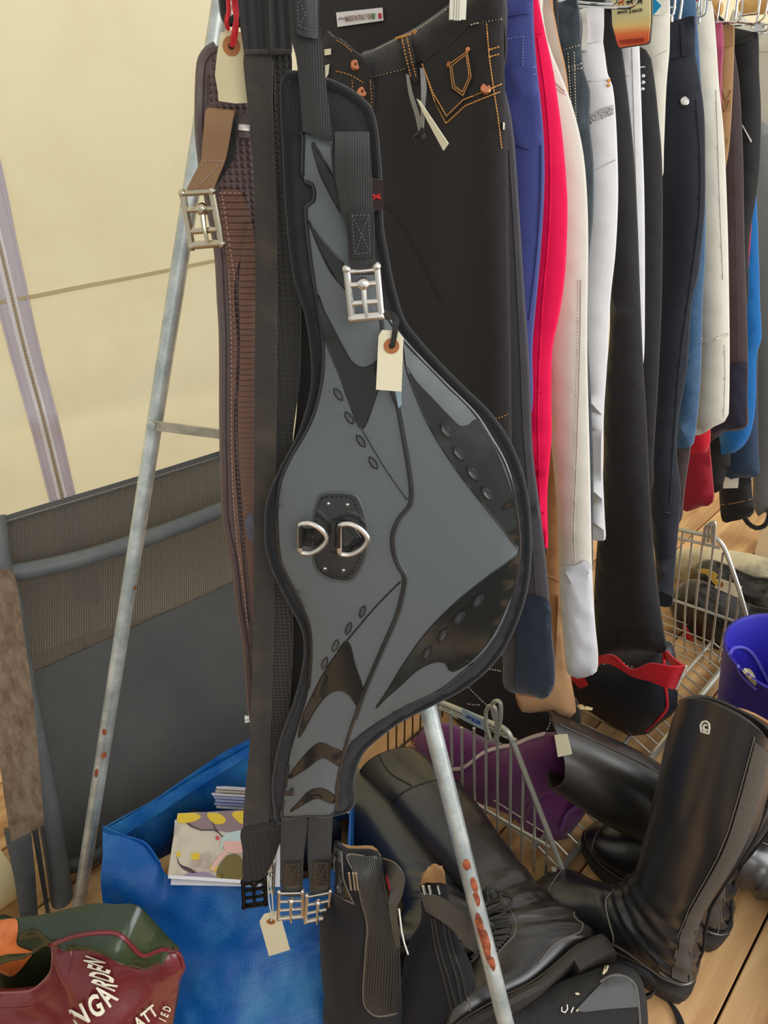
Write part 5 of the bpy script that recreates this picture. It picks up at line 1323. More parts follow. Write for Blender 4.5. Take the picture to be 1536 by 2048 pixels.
for k in range(7):
    y = 1578 + k * 6.4
    xl = 433 - (k % 3) * 2 - (5 if k in (2, 3) else 0)
    P = [(xl, y - 3), (560, y + 6), (560, y + 10.5), (xl - 1, y + 2)]
    a, b = atY(xl, y, 0.80), atY(570, y + 8, 0.80)
    bk = V((0.004, 0.03, -0.034))
    th_ = V((0, 0, 0.0058))
    vs = [a, b, b + bk, a + bk]; vs = vs + [v + th_ for v in vs]
    o = mk('greeting_card', vs, [(3, 2, 1, 0), (4, 5, 6, 7), (0, 1, 5, 4), (1, 2, 6, 5), (2, 3, 7, 6), (3, 0, 4, 7)], [m_paper, m_cov, m_paper, m_lil, m_lil, m_lil, m_paper][k], None, smooth=False)
    tag(o, ordn[k] + ' card in the stack standing behind the blossom picture card', 'card', 'greeting cards in the blue bag')

o = panel('paper_corner', [(650, 1604), (688, 1605), (699, 1623), (696, 1627), (680, 1614), (650, 1622)], YP(0.70), m_card, None, 0.001, 0, curve=False, res=0.01)
tag(o, 'cream paper corner poking up beside the bottom of the belly girth', 'paper')

# ------------------------------------------------------------------ maroon compost bag
m_mar = M('maroon_film', C(108, 36, 42), 0.24, bump=(16, 0.5), var=(9, C(132, 56, 60), 0.45, 0.8), spec=0.6)
m_dgr = M('dark_green_film', C(34, 48, 28), 0.25, bump=(14, 0.4), var=(10, C(56, 70, 34), 0.5, 0.75), spec=0.6)
m_orf = M('orange_print_film', C(206, 112, 54), 0.3, bump=(16, 0.3), var=(22, C(150, 66, 28), 0.4, 0.7), spec=0.6)
MY = 0.47
cb = thing('compost_bag', 'crumpled maroon plastic sack with green turned top and white lettering', 'sack', V((-0.45, MY + 0.03, 0)))
def ffn(a, b):
    p = V((a * 9 + 3, b * 7.5, 1.7))
    r1 = 1.0 - abs(noise.noise(p)) * 2.2; r2 = 1.0 - abs(noise.noise(p * 2.3 + V((5, 1, 2)))) * 2.2
    return 0.020 * max(r1, -0.4) + 0.013 * max(r2, -0.4)
cf = panel('front_sheet', [(-60, 1980), (0, 1986), (40, 1984), (68, 1978), (99, 1947), (105, 1918), (104, 1894), (130, 1880), (156, 1870), (221, 1864), (250, 1880), (284, 1910), (325, 1899), (357, 1908), (370, 1936), (360, 1965), (348, 2030), (338, 2120), (330, 2205), (150, 2215), (-60, 2215)], YP(MY), m_mar, cb, 0.002, 0.016, 0.05, 0.0075, True, 0.006, 1.0, fn=ffn)
panel('back_sheet', [(-60, 1870), (30, 1850), (120, 1850), (270, 1840), (340, 1900), (360, 1960), (345, 2060), (330, 2180), (150, 2190), (-60, 2190)], YP(MY + 0.05), m_dgr, cb, 0.002, 0.01, 0.10, 0.02, back=3.0, wr=0.01)
fl = panel('turned_top', [(-60, 1846), (0, 1839), (34, 1837), (91, 1829), (182, 1809), (230, 1810), (272, 1811), (300, 1836), (340, 1880), (358, 1898), (325, 1899), (284, 1912), (262, 1890), (240, 1872), (221, 1866), (156, 1872), (100, 1890), (65, 1902), (20, 1906), (-60, 1912)], YP(MY - 0.012), m_dgr, cb, 0.002, 0.010, 0.02, 0.0075, True, 0.006, 0.4, fn=ffn)
applique('orange_print', [(-50, 1846), (0, 1840), (32, 1838), (36, 1860), (34, 1890), (64, 1904), (20, 1908), (-50, 1914)], fl, m_orf, cb, 0.0015, 0.001, 9)
applique('orange_print', [(-50, 1900), (20, 1900), (62, 1904), (56, 1920), (24, 1953), (-10, 1940), (-50, 1930)], [o_ for o_ in cb.children if o_.name.startswith('back_sheet')], m_orf, cb, 0.012, 0.002, 9)
seam('handle_weld', [(-20, 2017), (20, 2017), (70, 2012), (105, 1990), (130, 1960), (142, 1925), (140, 1892), (132, 1884)], cf, m_mar, cb, 0.0012, 0.0002)
seam('handle_edge', [(-20, 1986), (40, 1984), (68, 1978), (99, 1947), (105, 1918), (104, 1894)], cf, M('pink_edge', C(150, 90, 96), 0.3), cb, 0.0012, 0.0)
seam('fold_edge', [(100, 1890), (156, 1871), (221, 1865), (250, 1878), (284, 1911), (325, 1899), (357, 1907), (368, 1936)], [fl, cf], m_mar, cb, 0.0022, 0.001)
m_let = M('cream_lettering', C(232, 226, 204), 0.5)
def L_(ch_, c, w_, h_, ang, sh=0.0):
    ca, sa = math.cos(math.radians(ang)), math.sin(math.radians(ang))
    return (ch_, c, (w_ * ca, -w_ * sa), (-h_ * sa + sh, -h_ * ca), 0.03)
letters('lettering', [L_('N', (160, 2034), 44, 58, 30, 4), L_('G', (192, 2014), 40, 62, 28, 6), L_('A', (213, 1993), 34, 60, 44, -6), L_('R', (211, 1970), 24, 54, 62, -16), L_('D', (207, 1954), 19, 50, 66, -20), L_('E', (200, 1939), 18, 44, 66, -20), L_('N', (191, 1924), 18, 40, 62, -18),
                      L_('A', (279, 2046), 26, 34, 38, 4), L_('T', (293, 2035), 26, 34, 38, 4), L_('T', (306, 2024), 26, 34, 38, 4),
                      L_('I', (326, 2040), 13, 22, 62, 0), L_('E', (330, 2030), 13, 22, 66, 0), L_('D', (335, 2018), 13, 22, 68, 0)], cf, m_let, cb, 0.007)
# ------------------------------------------------------------------ wire baskets
def wires(paths, pl, r, name, parent, mat=None):
    for P in paths:
        pts = [onp(p, pl) for p in P]
        for q in pts: q.z = max(q.z, r)
        G().tube([V(q) for q in (spl(pts, n=4) if len(pts) > 2 else pts)], r, 8).build(name, mat or m_wire, parent)
bk = thing('wire_basket', 'zinc wire dump basket with sloping front standing behind the trestle leg', 'basket', V((0.29, 0.80, 0)))
E1 = RP(0.765); E2 = RP(1.50)
wires([[(780, 1368), (870, 1400), (985, 1448), (1010, 1459), (1024, 1480), (1050, 1545), (1085, 1635), (1126, 1742)]], E1, 0.0048, 'end_rail', bk)
wires([[(790, 1385), (880, 1416), (1032, 1481)], [(850, 1556), (925, 1592), (1020, 1648), (1108, 1698)]], E1, 0.0036, 'end_rail', bk)
wires([[(879, 1400), (879, 1580)], [(901, 1414), (904, 1530)], [(923, 1455), (925, 1590)], [(948, 1456), (949, 1612)], [(972, 1462), (972, 1632)], [(995, 1458), (995, 1680)], [(1022, 1476), (1018, 1720)], [(1047, 1538), (1040, 1742)], [(1070, 1600), (1064, 1765)], [(1095, 1668), (1090, 1766)]], E1, 0.0026, 'wire', bk)
wires([[(982, 1480), (973, 1450), (972, 1424), (980, 1412), (990, 1416), (993, 1440), (992, 1472), (984, 1484)], [(990, 1440), (984, 1412), (992, 1402), (1001, 1408), (1001, 1440), (994, 1476)]], RP(0.755), 0.0034, 'hook', bk)
wires([[(1108, 1738), (1102, 1752), (1106, 1762), (1116, 1758)]], RP(0.755), 0.005, 'hook', bk)
lb = panel('maker_plate', [(924, 1416), (974, 1442), (974, 1463), (926, 1439)], RP(0.757), M('grey_plate', C(140, 156, 160), 0.45), bk, 0.002, 0, curve=False, res=0.01)
letters('plate_print', [('polly', (936, 1434), (4.6, 2.2), (0.4, -9.5), 0.03)], lb, M('blue_print', C(44, 66, 140), 0.5), bk, 0.0012)
applique('plate_block', [(940, 1433), (961, 1443), (961, 1450), (944, 1443)], lb, MATS['blue_print'], bk, 0.0010, 0.0005, 5, curve=False)
letters('plate_print', [('logue', (951, 1441), (3.6, 1.7), (0.3, -6.0), 0.02)], lb, MATS['grey_plate'], bk, 0.0020)
# second end panel, back grid, floor rails
f1, f2 = atZ(1112, 1752, 0.008), atZ(1478, 1296, 0.008)
wires([[(1300, 1045), (1345, 1056), (1410, 1070), (1428, 1074), (1442, 1086), (1454, 1110), (1478, 1180), (1496, 1246), (1508, 1300)]], E2, 0.0050, 'end_rail', bk)
wires([[(1300, 1068), (1355, 1076), (1440, 1096)], [(1300, 1185), (1346, 1200), (1420, 1225), (1490, 1250)]], E2, 0.0036, 'end_rail', bk)
wires([[(1366, 1062), (1352, 1200), (1340, 1330)], [(1386, 1066), (1370, 1220), (1354, 1370)], [(1407, 1070), (1390, 1230), (1378, 1370)], [(1428, 1080), (1410, 1240), (1398, 1350)], [(1446, 1106), (1430, 1240), (1416, 1340)], [(1462, 1150), (1452, 1240), (1436, 1326)], [(1478, 1200), (1470, 1250), (1458, 1310)]], E2, 0.0026, 'wire', bk)
wires([[(1408, 1088), (1410, 1056), (1418, 1048), (1424, 1054), (1424, 1086)], [(1416, 1084), (1418, 1050), (1426, 1044), (1430, 1050), (1428, 1090)]], RP(1.49), 0.0034, 'hook', bk)
G().tube([f1, (f1 + f2) / 2, f2], 0.007, 8).build('front_rail', m_wire, bk)
G().tube([f1 + QD * -0.05 + V((0, 0, 0.02)), f2 + QD * -0.05 + V((0, 0, 0.02))], 0.004, 8).build('front_rail', m_wire, bk)
sl = G()
for k in range(26):
    p = f1 + (f2 - f1) * ((k + 0.5) / 26)
    sl.tube([p, p - QD * 0.05 + V((0, 0, 0.02))], 0.0022, 6)
    sl.tube([p - QD * 0.05 + V((0, 0, 0.018)), p - QD * 0.36 + V((0, 0, 0.004))], 0.0018, 6)
o = sl.build('floor_grid', m_wire, bk); o['kind'] = 'stuff'
g = G(); q0 = -0.70
def rq(d, q, z): return RD * d + QD * q + V((0, 0, z))
for k in range(30):
    d = 0.77 + k * 0.0245
    g.tube([rq(d, q0, 0.004), rq(d, q0, 0.26)], 0.0018, 6)
for z in (0.02, 0.14, 0.26): g.tube([rq(0.765, q0, z), rq(1.5, q0, z)], 0.003, 6)
o = g.build('back_grid', M('bronze_wire', C(110, 92, 66), 0.4, 0.7), bk); o['kind'] = 'stuff'

# ------------------------------------------------------------------ cloth in the basket
m_pur = fabric('purple_quilting', C(88, 30, 78), 0.6, 60, 0.3, 0.3, var=(5, C(112, 46, 112), 0.4, 0.7))
pu = thing('purple_rug', 'purple quilted horse rug with cream piping folded in the wire basket', 'rug', onp((1050, 1600), RP(0.86)))
pb_ = panel('rug', [(800, 1490), (850, 1458), (890, 1450), (950, 1478), (1000, 1492), (1050, 1478), (1090, 1468), (1120, 1480), (1138, 1520), (1150, 1570), (1176, 1612), (1140, 1670), (1110, 1720), (1100, 1738), (1070, 1735), (1030, 1690), (960, 1630), (880, 1590), (810, 1570)], RP(0.868), m_pur, pu, 0.01, 0.036, 0.08, 0.014, wr=0.022, fold=0.004)
m_pip = M('cream_piping', C(206, 188, 184), 0.7)
for dx in (0, 3):
    seam('piping', [(862, 1533 + dx), (906, 1537 + dx), (930, 1532 + dx), (965, 1505 + dx), (1000, 1493 + dx), (1028, 1488 + dx), (1060, 1474 + dx), (1090, 1466 + dx)], pb_, m_pip, pu, 0.0022, 0.002)
seam('fold_line', [(1050, 1640), (1070, 1600), (1100, 1585), (1130, 1590)], pb_, m_pur, pu, 0.004, 0.0)
sheet('binding_loop', [[onp((1120, 1660), RP(0.83)), onp((1130, 1672), RP(0.88))], [onp((1135, 1625), RP(0.83)), onp((1142, 1634), RP(0.88))], [onp((1165, 1606), RP(0.83)), onp((1166, 1618), RP(0.88))], [onp((1185, 1600), RP(0.86)), onp((1184, 1612), RP(0.86))]], fabric('violet_binding', C(104, 50, 130), 0.5), pu, 0.003, 3, 4)
m_pinkw = M('pale_pink_print', C(232, 190, 176), 0.6)
letters('rug_lettering', [('t', (1062, 1730), (12, -8), (-3, -16), 0.04), ('T', (1082, 1722), (12, -8), (-3, -14), 0.04), ('F', (1100, 1708), (12, -8), (-3, -14), 0.04)], pb_, m_pinkw, pu, 0.003)
br = thing('black_rug', 'black horse rug edged with a sparkling stone cord beyond the purple rug', 'rug', onp((1020, 1420), RP(1.0)))
bb = panel('rug', [(860, 1380), (930, 1340), (958, 1316), (1000, 1312), (1060, 1340), (1140, 1400), (1160, 1450), (1146, 1486), (1100, 1470), (1050, 1478), (1000, 1490), (930, 1470), (880, 1440)], RP(1.0), fabric('black_rug_cloth', C(34, 30, 29), 0.85, 80, 0.3), br, 0.01, 0.04, 0.07, 0.018, wr=0.025)
g = G()
for P in ([(955, 1337), (975, 1338), (1000, 1342), (1016, 1346)], [(932, 1370), (950, 1388), (966, 1404), (976, 1412)], [(936, 1408), (950, 1410), (958, 1410)], [(1098, 1424), (1101, 1440), (1098, 1452), (1094, 1460)]):
    D = spl(P, step=5)
    for q in D:
        g.ball(hit((float(q[0]), float(q[1])), bb, 0.001)[0], 0.0016, 6, 4)
o = g.build('stone_cord', M('sparkle', C(226, 220, 206), 0.2, 0.3), br); o['kind'] = 'stuff'
m_nvr = M('navy_rug_cloth', C(30, 32, 40), 0.5, bump=(30, 0.35), spec=0.4)
nr = thing('navy_rug', 'navy stable rug with red piping and wide red strap in the basket', 'rug', onp((1250, 1400), RP(1.16)))
nb = panel('rug', [(1120, 1350), (1160, 1296), (1230, 1282), (1320, 1286), (1346, 1310), (1352, 1370), (1350, 1420), (1320, 1446), (1295, 1466), (1270, 1460), (1230, 1440), (1180, 1410), (1130, 1390)], RP(1.16), m_nvr, nr, 0.01, 0.05, 0.08, 0.016, wr=0.02)
m_redw = fabric('red_webbing', C(206, 26, 44), 0.65, 200, 0.2)
seam('red_piping', [(1328, 1310), (1328, 1350), (1334, 1400), (1332, 1420), (1310, 1446), (1292, 1462)], nb, m_redw, nr, 0.003, 0.001)
seam('red_piping', [(1192, 1306), (1210, 1302), (1240, 1301), (1254, 1299)], nb, m_redw, nr, 0.003, 0.001)
applique('red_patch', [(1140, 1350), (1168, 1354), (1178, 1370), (1160, 1378), (1144, 1362)], nb, m_redw, nr, 0.003, 0.002, 8, curve=False)
SP = lambda k: RP(1.06 + k)
sheet('red_strap', [[onp((1190, 1334), SP(0.02)), onp((1200, 1312), SP(0.02)), onp((1228, 1311), SP(0)), onp((1262, 1338), SP(-0.01)), onp((1300, 1326), SP(-0.02)), onp((1340, 1332), SP(-0.02)), onp((1372, 1332), SP(0.0))], [onp((1192, 1342), SP(0.02)), onp((1202, 1328), SP(0.02)), onp((1226, 1330), SP(0)), onp((1268, 1354), SP(-0.01)), onp((1300, 1362), SP(-0.02)), onp((1330, 1374), SP(-0.02)), onp((1352, 1378), SP(0.0))]], m_redw, nr, 0.003, 5, 5)
rs = nr.children[-1]
dots = G()
for k in range(9):
    for s in range(3):
        x = 1200 + k * 8; y = 1316 + s * 5.5 + max(0, k - 3) * 3.6 + (k % 2) * 1.5
        dots.ball(hit((x, y), rs, 0.0002)[0], 0.0021, 6, 4, (1.2, 0.5, 0.6))
o = dots.build('white_dots', m_white, nr); o['kind'] = 'stuff'
sheet('red_strap', [[onp((1322, 1302), SP(0.06)), onp((1332, 1300), SP(0.06)), onp((1350, 1318), SP(0.02)), onp((1372, 1334), SP(0.0))], [onp((1328, 1318), SP(0.06)), onp((1336, 1322), SP(0.06)), onp((1350, 1334), SP(0.02)), onp((1370, 1346), SP(0.0))]], m_redw, nr, 0.003, 5, 4)
G().tube([onp((1373, 1332), SP(-0.003)), onp((1352, 1379), SP(-0.003))], 0.0016, 6).build('strap_edge', m_white, nr)

# ------------------------------------------------------------------ boots
m_bl = M('boot_leather', C(30, 31, 33), 0.33, bump=(38, 0.06), coat=0.4, spec=0.8)
m_bl2 = M('worn_boot_leather', C(34, 32, 31), 0.34, bump=(34, 0.10), var=(10, C(66, 58, 49), 0.45, 0.75), coat=0.3, spec=0.8)
m_sole = M('boot_sole', C(52, 46, 40), 0.8, bump=(50, 0.3))
m_weltg = M('welt_thread', C(112, 104, 94), 0.7)
m_lintan = leather('tan_lining', C(176, 132, 86), 0.6)
m_lindark = M('dark_lining', C(44, 38, 32), 0.8)
m_elast = M('brown_grey_elastic', C(84, 76, 68), 0.85, bump=(200, 0.2))
PROF = [  # front/top x,z   rear/bottom x,z   half width
    (.062, .470, -.062, .462, .055), (.064, .42, -.070, .41, .061), (.062, .36, -.074, .35, .064), (.060, .30, -.069, .29, .058), (.056, .24, -.060, .23, .052),
    (.053, .19, -.053, .175, .045), (.055, .158, -.050, .132, .041), (.064, .132, -.055, .088, .040), (.080, .114, -.061, .050, .039), (.100, .101, -.054, .030, .038),
    (.120, .092, -.015, .027, .036), (.140, .082, .035, .019, .036), (.160, .073, .085, .012, .041), (.185, .065, .130, .010, .045), (.205, .056, .165, .011, .043),
    (.224, .043, .198, .014, .033), (.234, .030, .224, .018, .018)]
def boot(name, label, Mx, mat, lining, group=None, H=0.46, swoop=0.0, sc=1.0, slouch=1.0, flat=1.0, wide=1.0, heel=True, seed=0.0, cap=True, fl=1.0):
    root = thing(name, label, 'boot', Mx.to_translation(), group)
    pr = []
    for (a, b, c, d, e) in PROF:
        k = lambda z: z if z < 0.15 else 0.15 + (z - 0.15) * (H - 0.15) / 0.32
        f = wide if b > 0.17 else 1.0
        xs = lambda x: x if x < 0.05 else 0.05 + (x - 0.05) * fl
        pr.append((xs(a * f), k(b), xs(c * f), k(d), e * f * flat))
    R = spl(pr, n=4)
    m = len(R)
    def S(u, ang, lift=0.0):
        i = max(0.0, min(u, 1.0)) * (m - 1); i0 = int(i); i1 = min(i0 + 1, m - 1); t = i - i0
        a = R[i0] * (1 - t) + R[i1] * t
        T = V((a[0], 0, a[1])); B = V((a[2], 0, a[3])); c = (T + B) / 2; h = (T - B) / 2
        co, si = math.cos(ang), math.sin(ang)
        p = 0.86
        cc_ = math.copysign(abs(co) ** p, co); ss = math.copysign(abs(si) ** p, si)
        wr = 0.0
        w = math.exp(-((u - 0.43) / 0.10) ** 2)
        wr += slouch * 0.0034 * w * math.sin(u * 105 + 1.6 * math.sin(ang * 2 + seed) + seed) + slouch * 0.004 * w * noise.noise(V((u * 14, math.cos(ang) * 1.5 + seed, math.sin(ang) * 1.5)))
        wr += 0.004 * noise.noise(V((u * 5 + seed, math.cos(ang), math.sin(ang)))) * (1 if u < 0.5 else 0.3)
        hl = h.length
        q = c + h * cc_ * (1 + (wr + lift) / max(hl, .01)) + V((0, ss * (a[4] + wr + lift), 0))
        if swoop and u < 0.14:
            q.z += swoop * (1 - u / 0.14) ** 1.5 * max(0.0, si * 0.9 + 0.25) ** 1.3
        return Mx @ (q * sc)
    n = 32
    rings = [[S(i / (m - 1), 2 * math.pi * k / n) for k in range(n)] for i in range(m)]
    vs, fs = loft(rings, False, True)
    up = mk('upper', vs, fs, mat, root, True, 80)
    # lining: the inside of the shaft with a rolled top edge
    ins_ = [[S(0, 2 * math.pi * k / n, 0.0005) for k in range(n)], [S(0, 2 * math.pi * k / n, -0.004) for k in range(n)], [S(0.05, 2 * math.pi * k / n, -0.006) for k in range(n)], [S(0.16, 2 * math.pi * k / n, -0.008) for k in range(n)], [S(0.26, 2 * math.pi * k / n, -0.012) for k in range(n)]]
    vs, fs = loft(ins_, False, True)
    mk('lining', vs, [tuple(reversed(f)) for f in fs], lining, root, True, 70)
    # sole and heel
    prof = [(-.064, .026, .016), (-.058, .026, .030), (-.04, .026, .037), (-.01, .026, .037), (.03, .019, .034), (.075, .011, .039), (.12, .009, .047), (.165, .009, .047), (.2, .012, .039), (.225, .015, .027), (.238, .019, .012)]
    rr = []
    for x, z, wd_ in [tuple(q) for q in spl(prof, n=3)]:
        wd_ = max(wd_, 0.004) * flat ** 0.5; x = x if x < 0.05 else 0.05 + (x - 0.05) * fl
        rr.append([Mx @ (V((x, y, zz)) * sc) for y, zz in ((-wd_, z + .002), (-wd_ * 1.06, z - .004), (-wd_, z - .010), (wd_, z - .010), (wd_ * 1.06, z - .004), (wd_, z + .002))])
    vs, fs = loft(rr)
    so = mk('sole', vs, fs, m_sole, root, True, 40)
    if heel:
        rr = []
        for x, wd_ in ((-.065, .012), (-.06, .026), (-.045, .035), (-.02, .036), (.006, .034)):
            rr.append([Mx @ (V((x + (0.004 if z < .01 else 0), y, z)) * sc) for y, z in ((-wd_, .018), (-wd_ * .93, 0.0), (wd_ * .93, 0.0), (wd_, .018))])
        vs, fs = loft(rr)
        mk('heel', vs, fs, m_sole, root, True, 40)
    def strip(nm, u0, u1, a0, a1, mt, lift=0.0015, k=16, ka=5, fa=None):
        rows = []
        for i in range(k + 1):
            u = u0 + (u1 - u0) * i / k
            da = fa(i / k) if fa else 0.0
            rows.append([S(u, a0 + da + (a1 - a0) * j / ka, lift) for j in range(ka + 1)])
        return sheet(nm, rows, mt, root, 0.0016, 1, 1)
    def line(nm, pts, mt, r=0.0011, lift=0.0008):
        return G().tube([S(u, a, lift) for u, a in [tuple(q) for q in spl(pts, n=5)]], r * sc, 6).build(nm, mt, root)
    return root, up, S, strip, line
def basis(loc, zdir, xdir, ortho=True):
    z = V(zdir).normalized(); x = V(xdir).normalized()
    if ortho: x = (x - z * x.dot(z)).normalized()
    y = z.cross(x).normalized()
    Mx = Matrix(((x.x, y.x, z.x, loc[0]), (x.y, y.y, z.y, loc[1]), (x.z, y.z, z.z, loc[2]), (0, 0, 0, 1)))
    return Mx
# tall dressage boot standing at the right, and its partner behind
hl = atZ(1376, 1985, 0.0); toe = atZ(1158, 1846, 0.0)
hd = (toe - hl).normalized()
hl2 = atZ(1440, 1890, 0.0); hd2 = (atZ(1268, 1752, 0.0) - hl2).normalized()
def tall(h0, hd, label, cat_, seed, H=0.475, sw=0.055, ln=None):
    p = h0 + hd * 0.062
    root, up, S, strip, line = boot('tall_boot', label, basis(p, (0.035, 0.025, 1), hd), m_bl, ln or m_lindark, 'tall black riding boots', H, sw, 1.02, 1.3, 1.0, 0.92, seed=seed, fl=0.74)
    strip('elastic_panel', 0.015, 0.50, 2.15, 2.62, m_elast, 0.0016, 22)
    line('zip_seam', [(0.01, 2.12), (0.2, 2.1), (0.4, 2.12), (0.52, 2.2)], m_weltg, 0.0008)
    line('zip_seam', [(0.01, 2.66), (0.2, 2.64), (0.4, 2.66), (0.52, 2.7)], m_weltg, 0.0008)
    line('back_seam', [(0.01, 3.14), (0.25, 3.14), (0.5, 3.14)], m_black, 0.0022)
    line('ankle_seam', [(0.56, 3.0), (0.55, 2.4), (0.60, 1.9), (0.66, 1.75), (0.72, 2.3)], m_weltg, 0.0012)
    line('vamp_seam', [(0.50, 0.0), (0.55, 0.7), (0.60, 1.3), (0.66, 1.75)], m_weltg, 0.0012)
    line('toe_seam', [(0.90, 2.0), (0.86, 1.2), (0.85, 0.0), (0.86, -1.2), (0.90, -2.0)], m_weltg, 0.0011)
    line('welt', [(0.60, 2.5), (0.7, 2.5), (0.8, 2.3), (0.9, 2.2), (1.0, 2.0)], m_weltg, 0.0011, 0.003)
    strip('spur_rest', 0.515, 0.53, 1.9, 3.6, m_bl, 0.004, 3, 12)
    return root, up, S, strip, line
b1 = tall(hl, hd, 'front tall black leather riding boot with white emblem on its shaft', 'boot', 0.4)
b2 = tall(hl2, hd2, 'second tall black riding boot directly behind the one with the emblem', 'boot', 2.3, 0.385, 0.02, m_lintan)
# emblem on the shaft
m_emb = M('ivory_emblem', C(226, 222, 204), 0.5)
seam('emblem', [(1402, 1463), (1401, 1450), (1405, 1444), (1412, 1442), (1418, 1447), (1419, 1456), (1417, 1467), (1409, 1465)], b1[1], m_emb, b1[0], 0.0012, 0.0012, curve=False, step=5, closed=True)
applique('emblem_mark', [(1405, 1460), (1405, 1452), (1409, 1448), (1415, 1449), (1415, 1452), (1410, 1452), (1409, 1455), (1412, 1458), (1416, 1458), (1415, 1462), (1410, 1463)], b1[1], m_emb, b1[0], 0.0015, 0.001, 3, steppx=3)
# third boot at the right edge with a tan lining, and a tag
root, up, S, strip, line = boot('lined_boot', 'black boot with light tan lining leaning in at the right edge', basis(V((0.69, 0.87, 0.0)), (-0.05, -0.14, 1), (0.6, 0.5, 0)), m_bl2, m_lintan, None, 0.44, 0.0, 1.0, seed=5.0)
tp = panel('white_tag', [(1536, 1540), (1522, 1560), (1530, 1480), (1545, 1478)], YP(0.68), m_cardw, None, 0.0008, 0, curve=False, res=0.01)
tag(tp, 'white paper tag at the right edge beside the tan lined boot', 'tag')
# boot lying on the basket edge, opening towards the left
p0 = atZ(1126, 1512, 0.215); p1 = atZ(1450, 1690, 0.085)
zd = (p0 - p1).normalized()
root, up, S, strip, line = boot('lying_boot', 'black leather boot lying on its side across the basket rail, opening to the left', basis(p0 - zd * 0.50, zd, (0.5, -0.85, 0.0)), m_bl2, m_lindark, None, 0.50, 0.05, 1.0, seed=8.0, wide=0.98)
line('zip_line', [(0.01, 1.2), (0.2, 1.2), (0.4, 1.3)], m_weltg, 0.001)
applique('metal_badge', [(1153, 1411), (1160, 1408), (1186, 1416), (1184, 1421), (1160, 1418)], up, M('brass_badge', C(206, 190, 150), 0.25, 0.9), root, 0.003, 0.002, 6, curve=False)
kp = sheet('strap_tab', [[onp((1146, 1512), YP(0.86)), onp((1180, 1508), YP(0.86))], [onp((1142, 1530), YP(0.85)), onp((1176, 1530), YP(0.85))], [onp((1146, 1552), YP(0.845)), onp((1168, 1556), YP(0.845))]], m_bl2, root, 0.003, 3, 3)
q, nn = hit((1156, 1542), kp); G().disc(q, -FW, 0.0046, 0.002, 14).build('snap', M('brass_snap', C(176, 160, 110), 0.25, 0.9), root)
pt = panel('paper_tag', [(1109, 1470), (1134, 1468), (1144, 1508), (1116, 1514)], RP(0.74), m_cardw, None, 0.0008, 0, curve=False, res=0.01)
tag(pt, 'white printed paper tag standing up between purple rug and lying boot', 'tag')
# field boot with laces lying diagonally, and its partner below
aK = atZ(1046, 1828, 0.066); aT = atZ(748, 1505, 0.085)
zd = (aT - aK).normalized(); fx = atZ(905, 1985, 0.05) - aK
root, up, S, strip, line = boot('field_boot', 'black laced field boot lying diagonally with sole to the right', basis(aK - zd * 0.115, zd, (-0.88, -0.42, -0.02), False), m_bl2, m_lindark, 'laced field boots', 0.455, 0.0, 1.0, 1.3, 0.9, 1.0, seed=3.0, fl=0.82)
line('top_band', [(0.115, -3.1), (0.115, -1.5), (0.11, 0), (0.115, 1.5), (0.115, 3.1)], m_black, 0.0012)
line('side_seam', [(0.0, 1.3), (0.06, 1.1), (0.11, 1.25)], m_black, 0.0012)
line('vamp_seam', [(0.44, 0.5), (0.5, 0.7), (0.58, 0.75), (0.66, 0.5), (0.68, 0)], m_weltg, 0.0012)
line('vamp_seam', [(0.44, -0.5), (0.5, -0.7), (0.58, -0.75), (0.66, -0.5), (0.68, 0)], m_weltg, 0.0012)
line('heel_seam', [(0.46, 2.6), (0.54, 2.3), (0.60, 2.0), (0.68, 2.1)], m_weltg, 0.0012)
line('heel_seam', [(0.46, -2.6), (0.54, -2.3), (0.60, -2.0), (0.68, -2.1)], m_weltg, 0.0012)
line('toe_seam', [(0.92, 2.0), (0.87, 1.2), (0.86, 0.0), (0.87, -1.2), (0.92, -2.0)], m_weltg, 0.0011)
line('welt', [(0.60, 2.5), (0.7, 2.5), (0.8, 2.3), (0.9, 2.2), (1.0, 2.0)], m_weltg, 0.0012, 0.003)
line('welt', [(0.60, -2.5), (0.7, -2.5), (0.8, -2.3), (0.9, -2.2), (1.0, -2.0)], m_weltg, 0.0012, 0.003)
m_lace = M('black_lace', C(58, 56, 54), 0.6)
line('lace_edge', [(0.39, 0.32), (0.5, 0.30), (0.66, 0.34)], m_weltg, 0.001)
line('lace_edge', [(0.39, 1.2), (0.5, 1.22), (0.66, 1.16)], m_weltg, 0.001)
for k in range(8):
    u = 0.40 + k * 0.034
    line('lace', [(u, 0.38), (u + 0.006, 0.75), (u + 0.016, 1.12)], m_lace, 0.0022, 0.0026)
    line('lace', [(u + 0.016, 0.38), (u + 0.006, 0.75), (u, 1.12)], m_lace, 0.0022, 0.0034)
line('lace', [(0.40, 0.8), (0.37, 1.1), (0.42, 1.4), (0.46, 1.0)], m_lace, 0.0018, 0.006)
line('lace', [(0.40, 0.7), (0.36, 0.4), (0.42, 0.2), (0.45, 0.6)], m_lace, 0.0018, 0.006)
aK2 = atZ(900, 1830, 0.058); aT2 = atZ(690, 1590, 0.06)
zd2 = (aT2 - aK2).normalized()
boot('field_boot', 'second black field boot lying half hidden below the laced one', basis(aK2 - zd2 * 0.09, zd2, (-1, -0.05, 0.0), False), m_bl, m_lindark, 'laced field boots', 0.45, 0.0, 0.94, 0.8, 0.85, seed=6.0, fl=0.55)

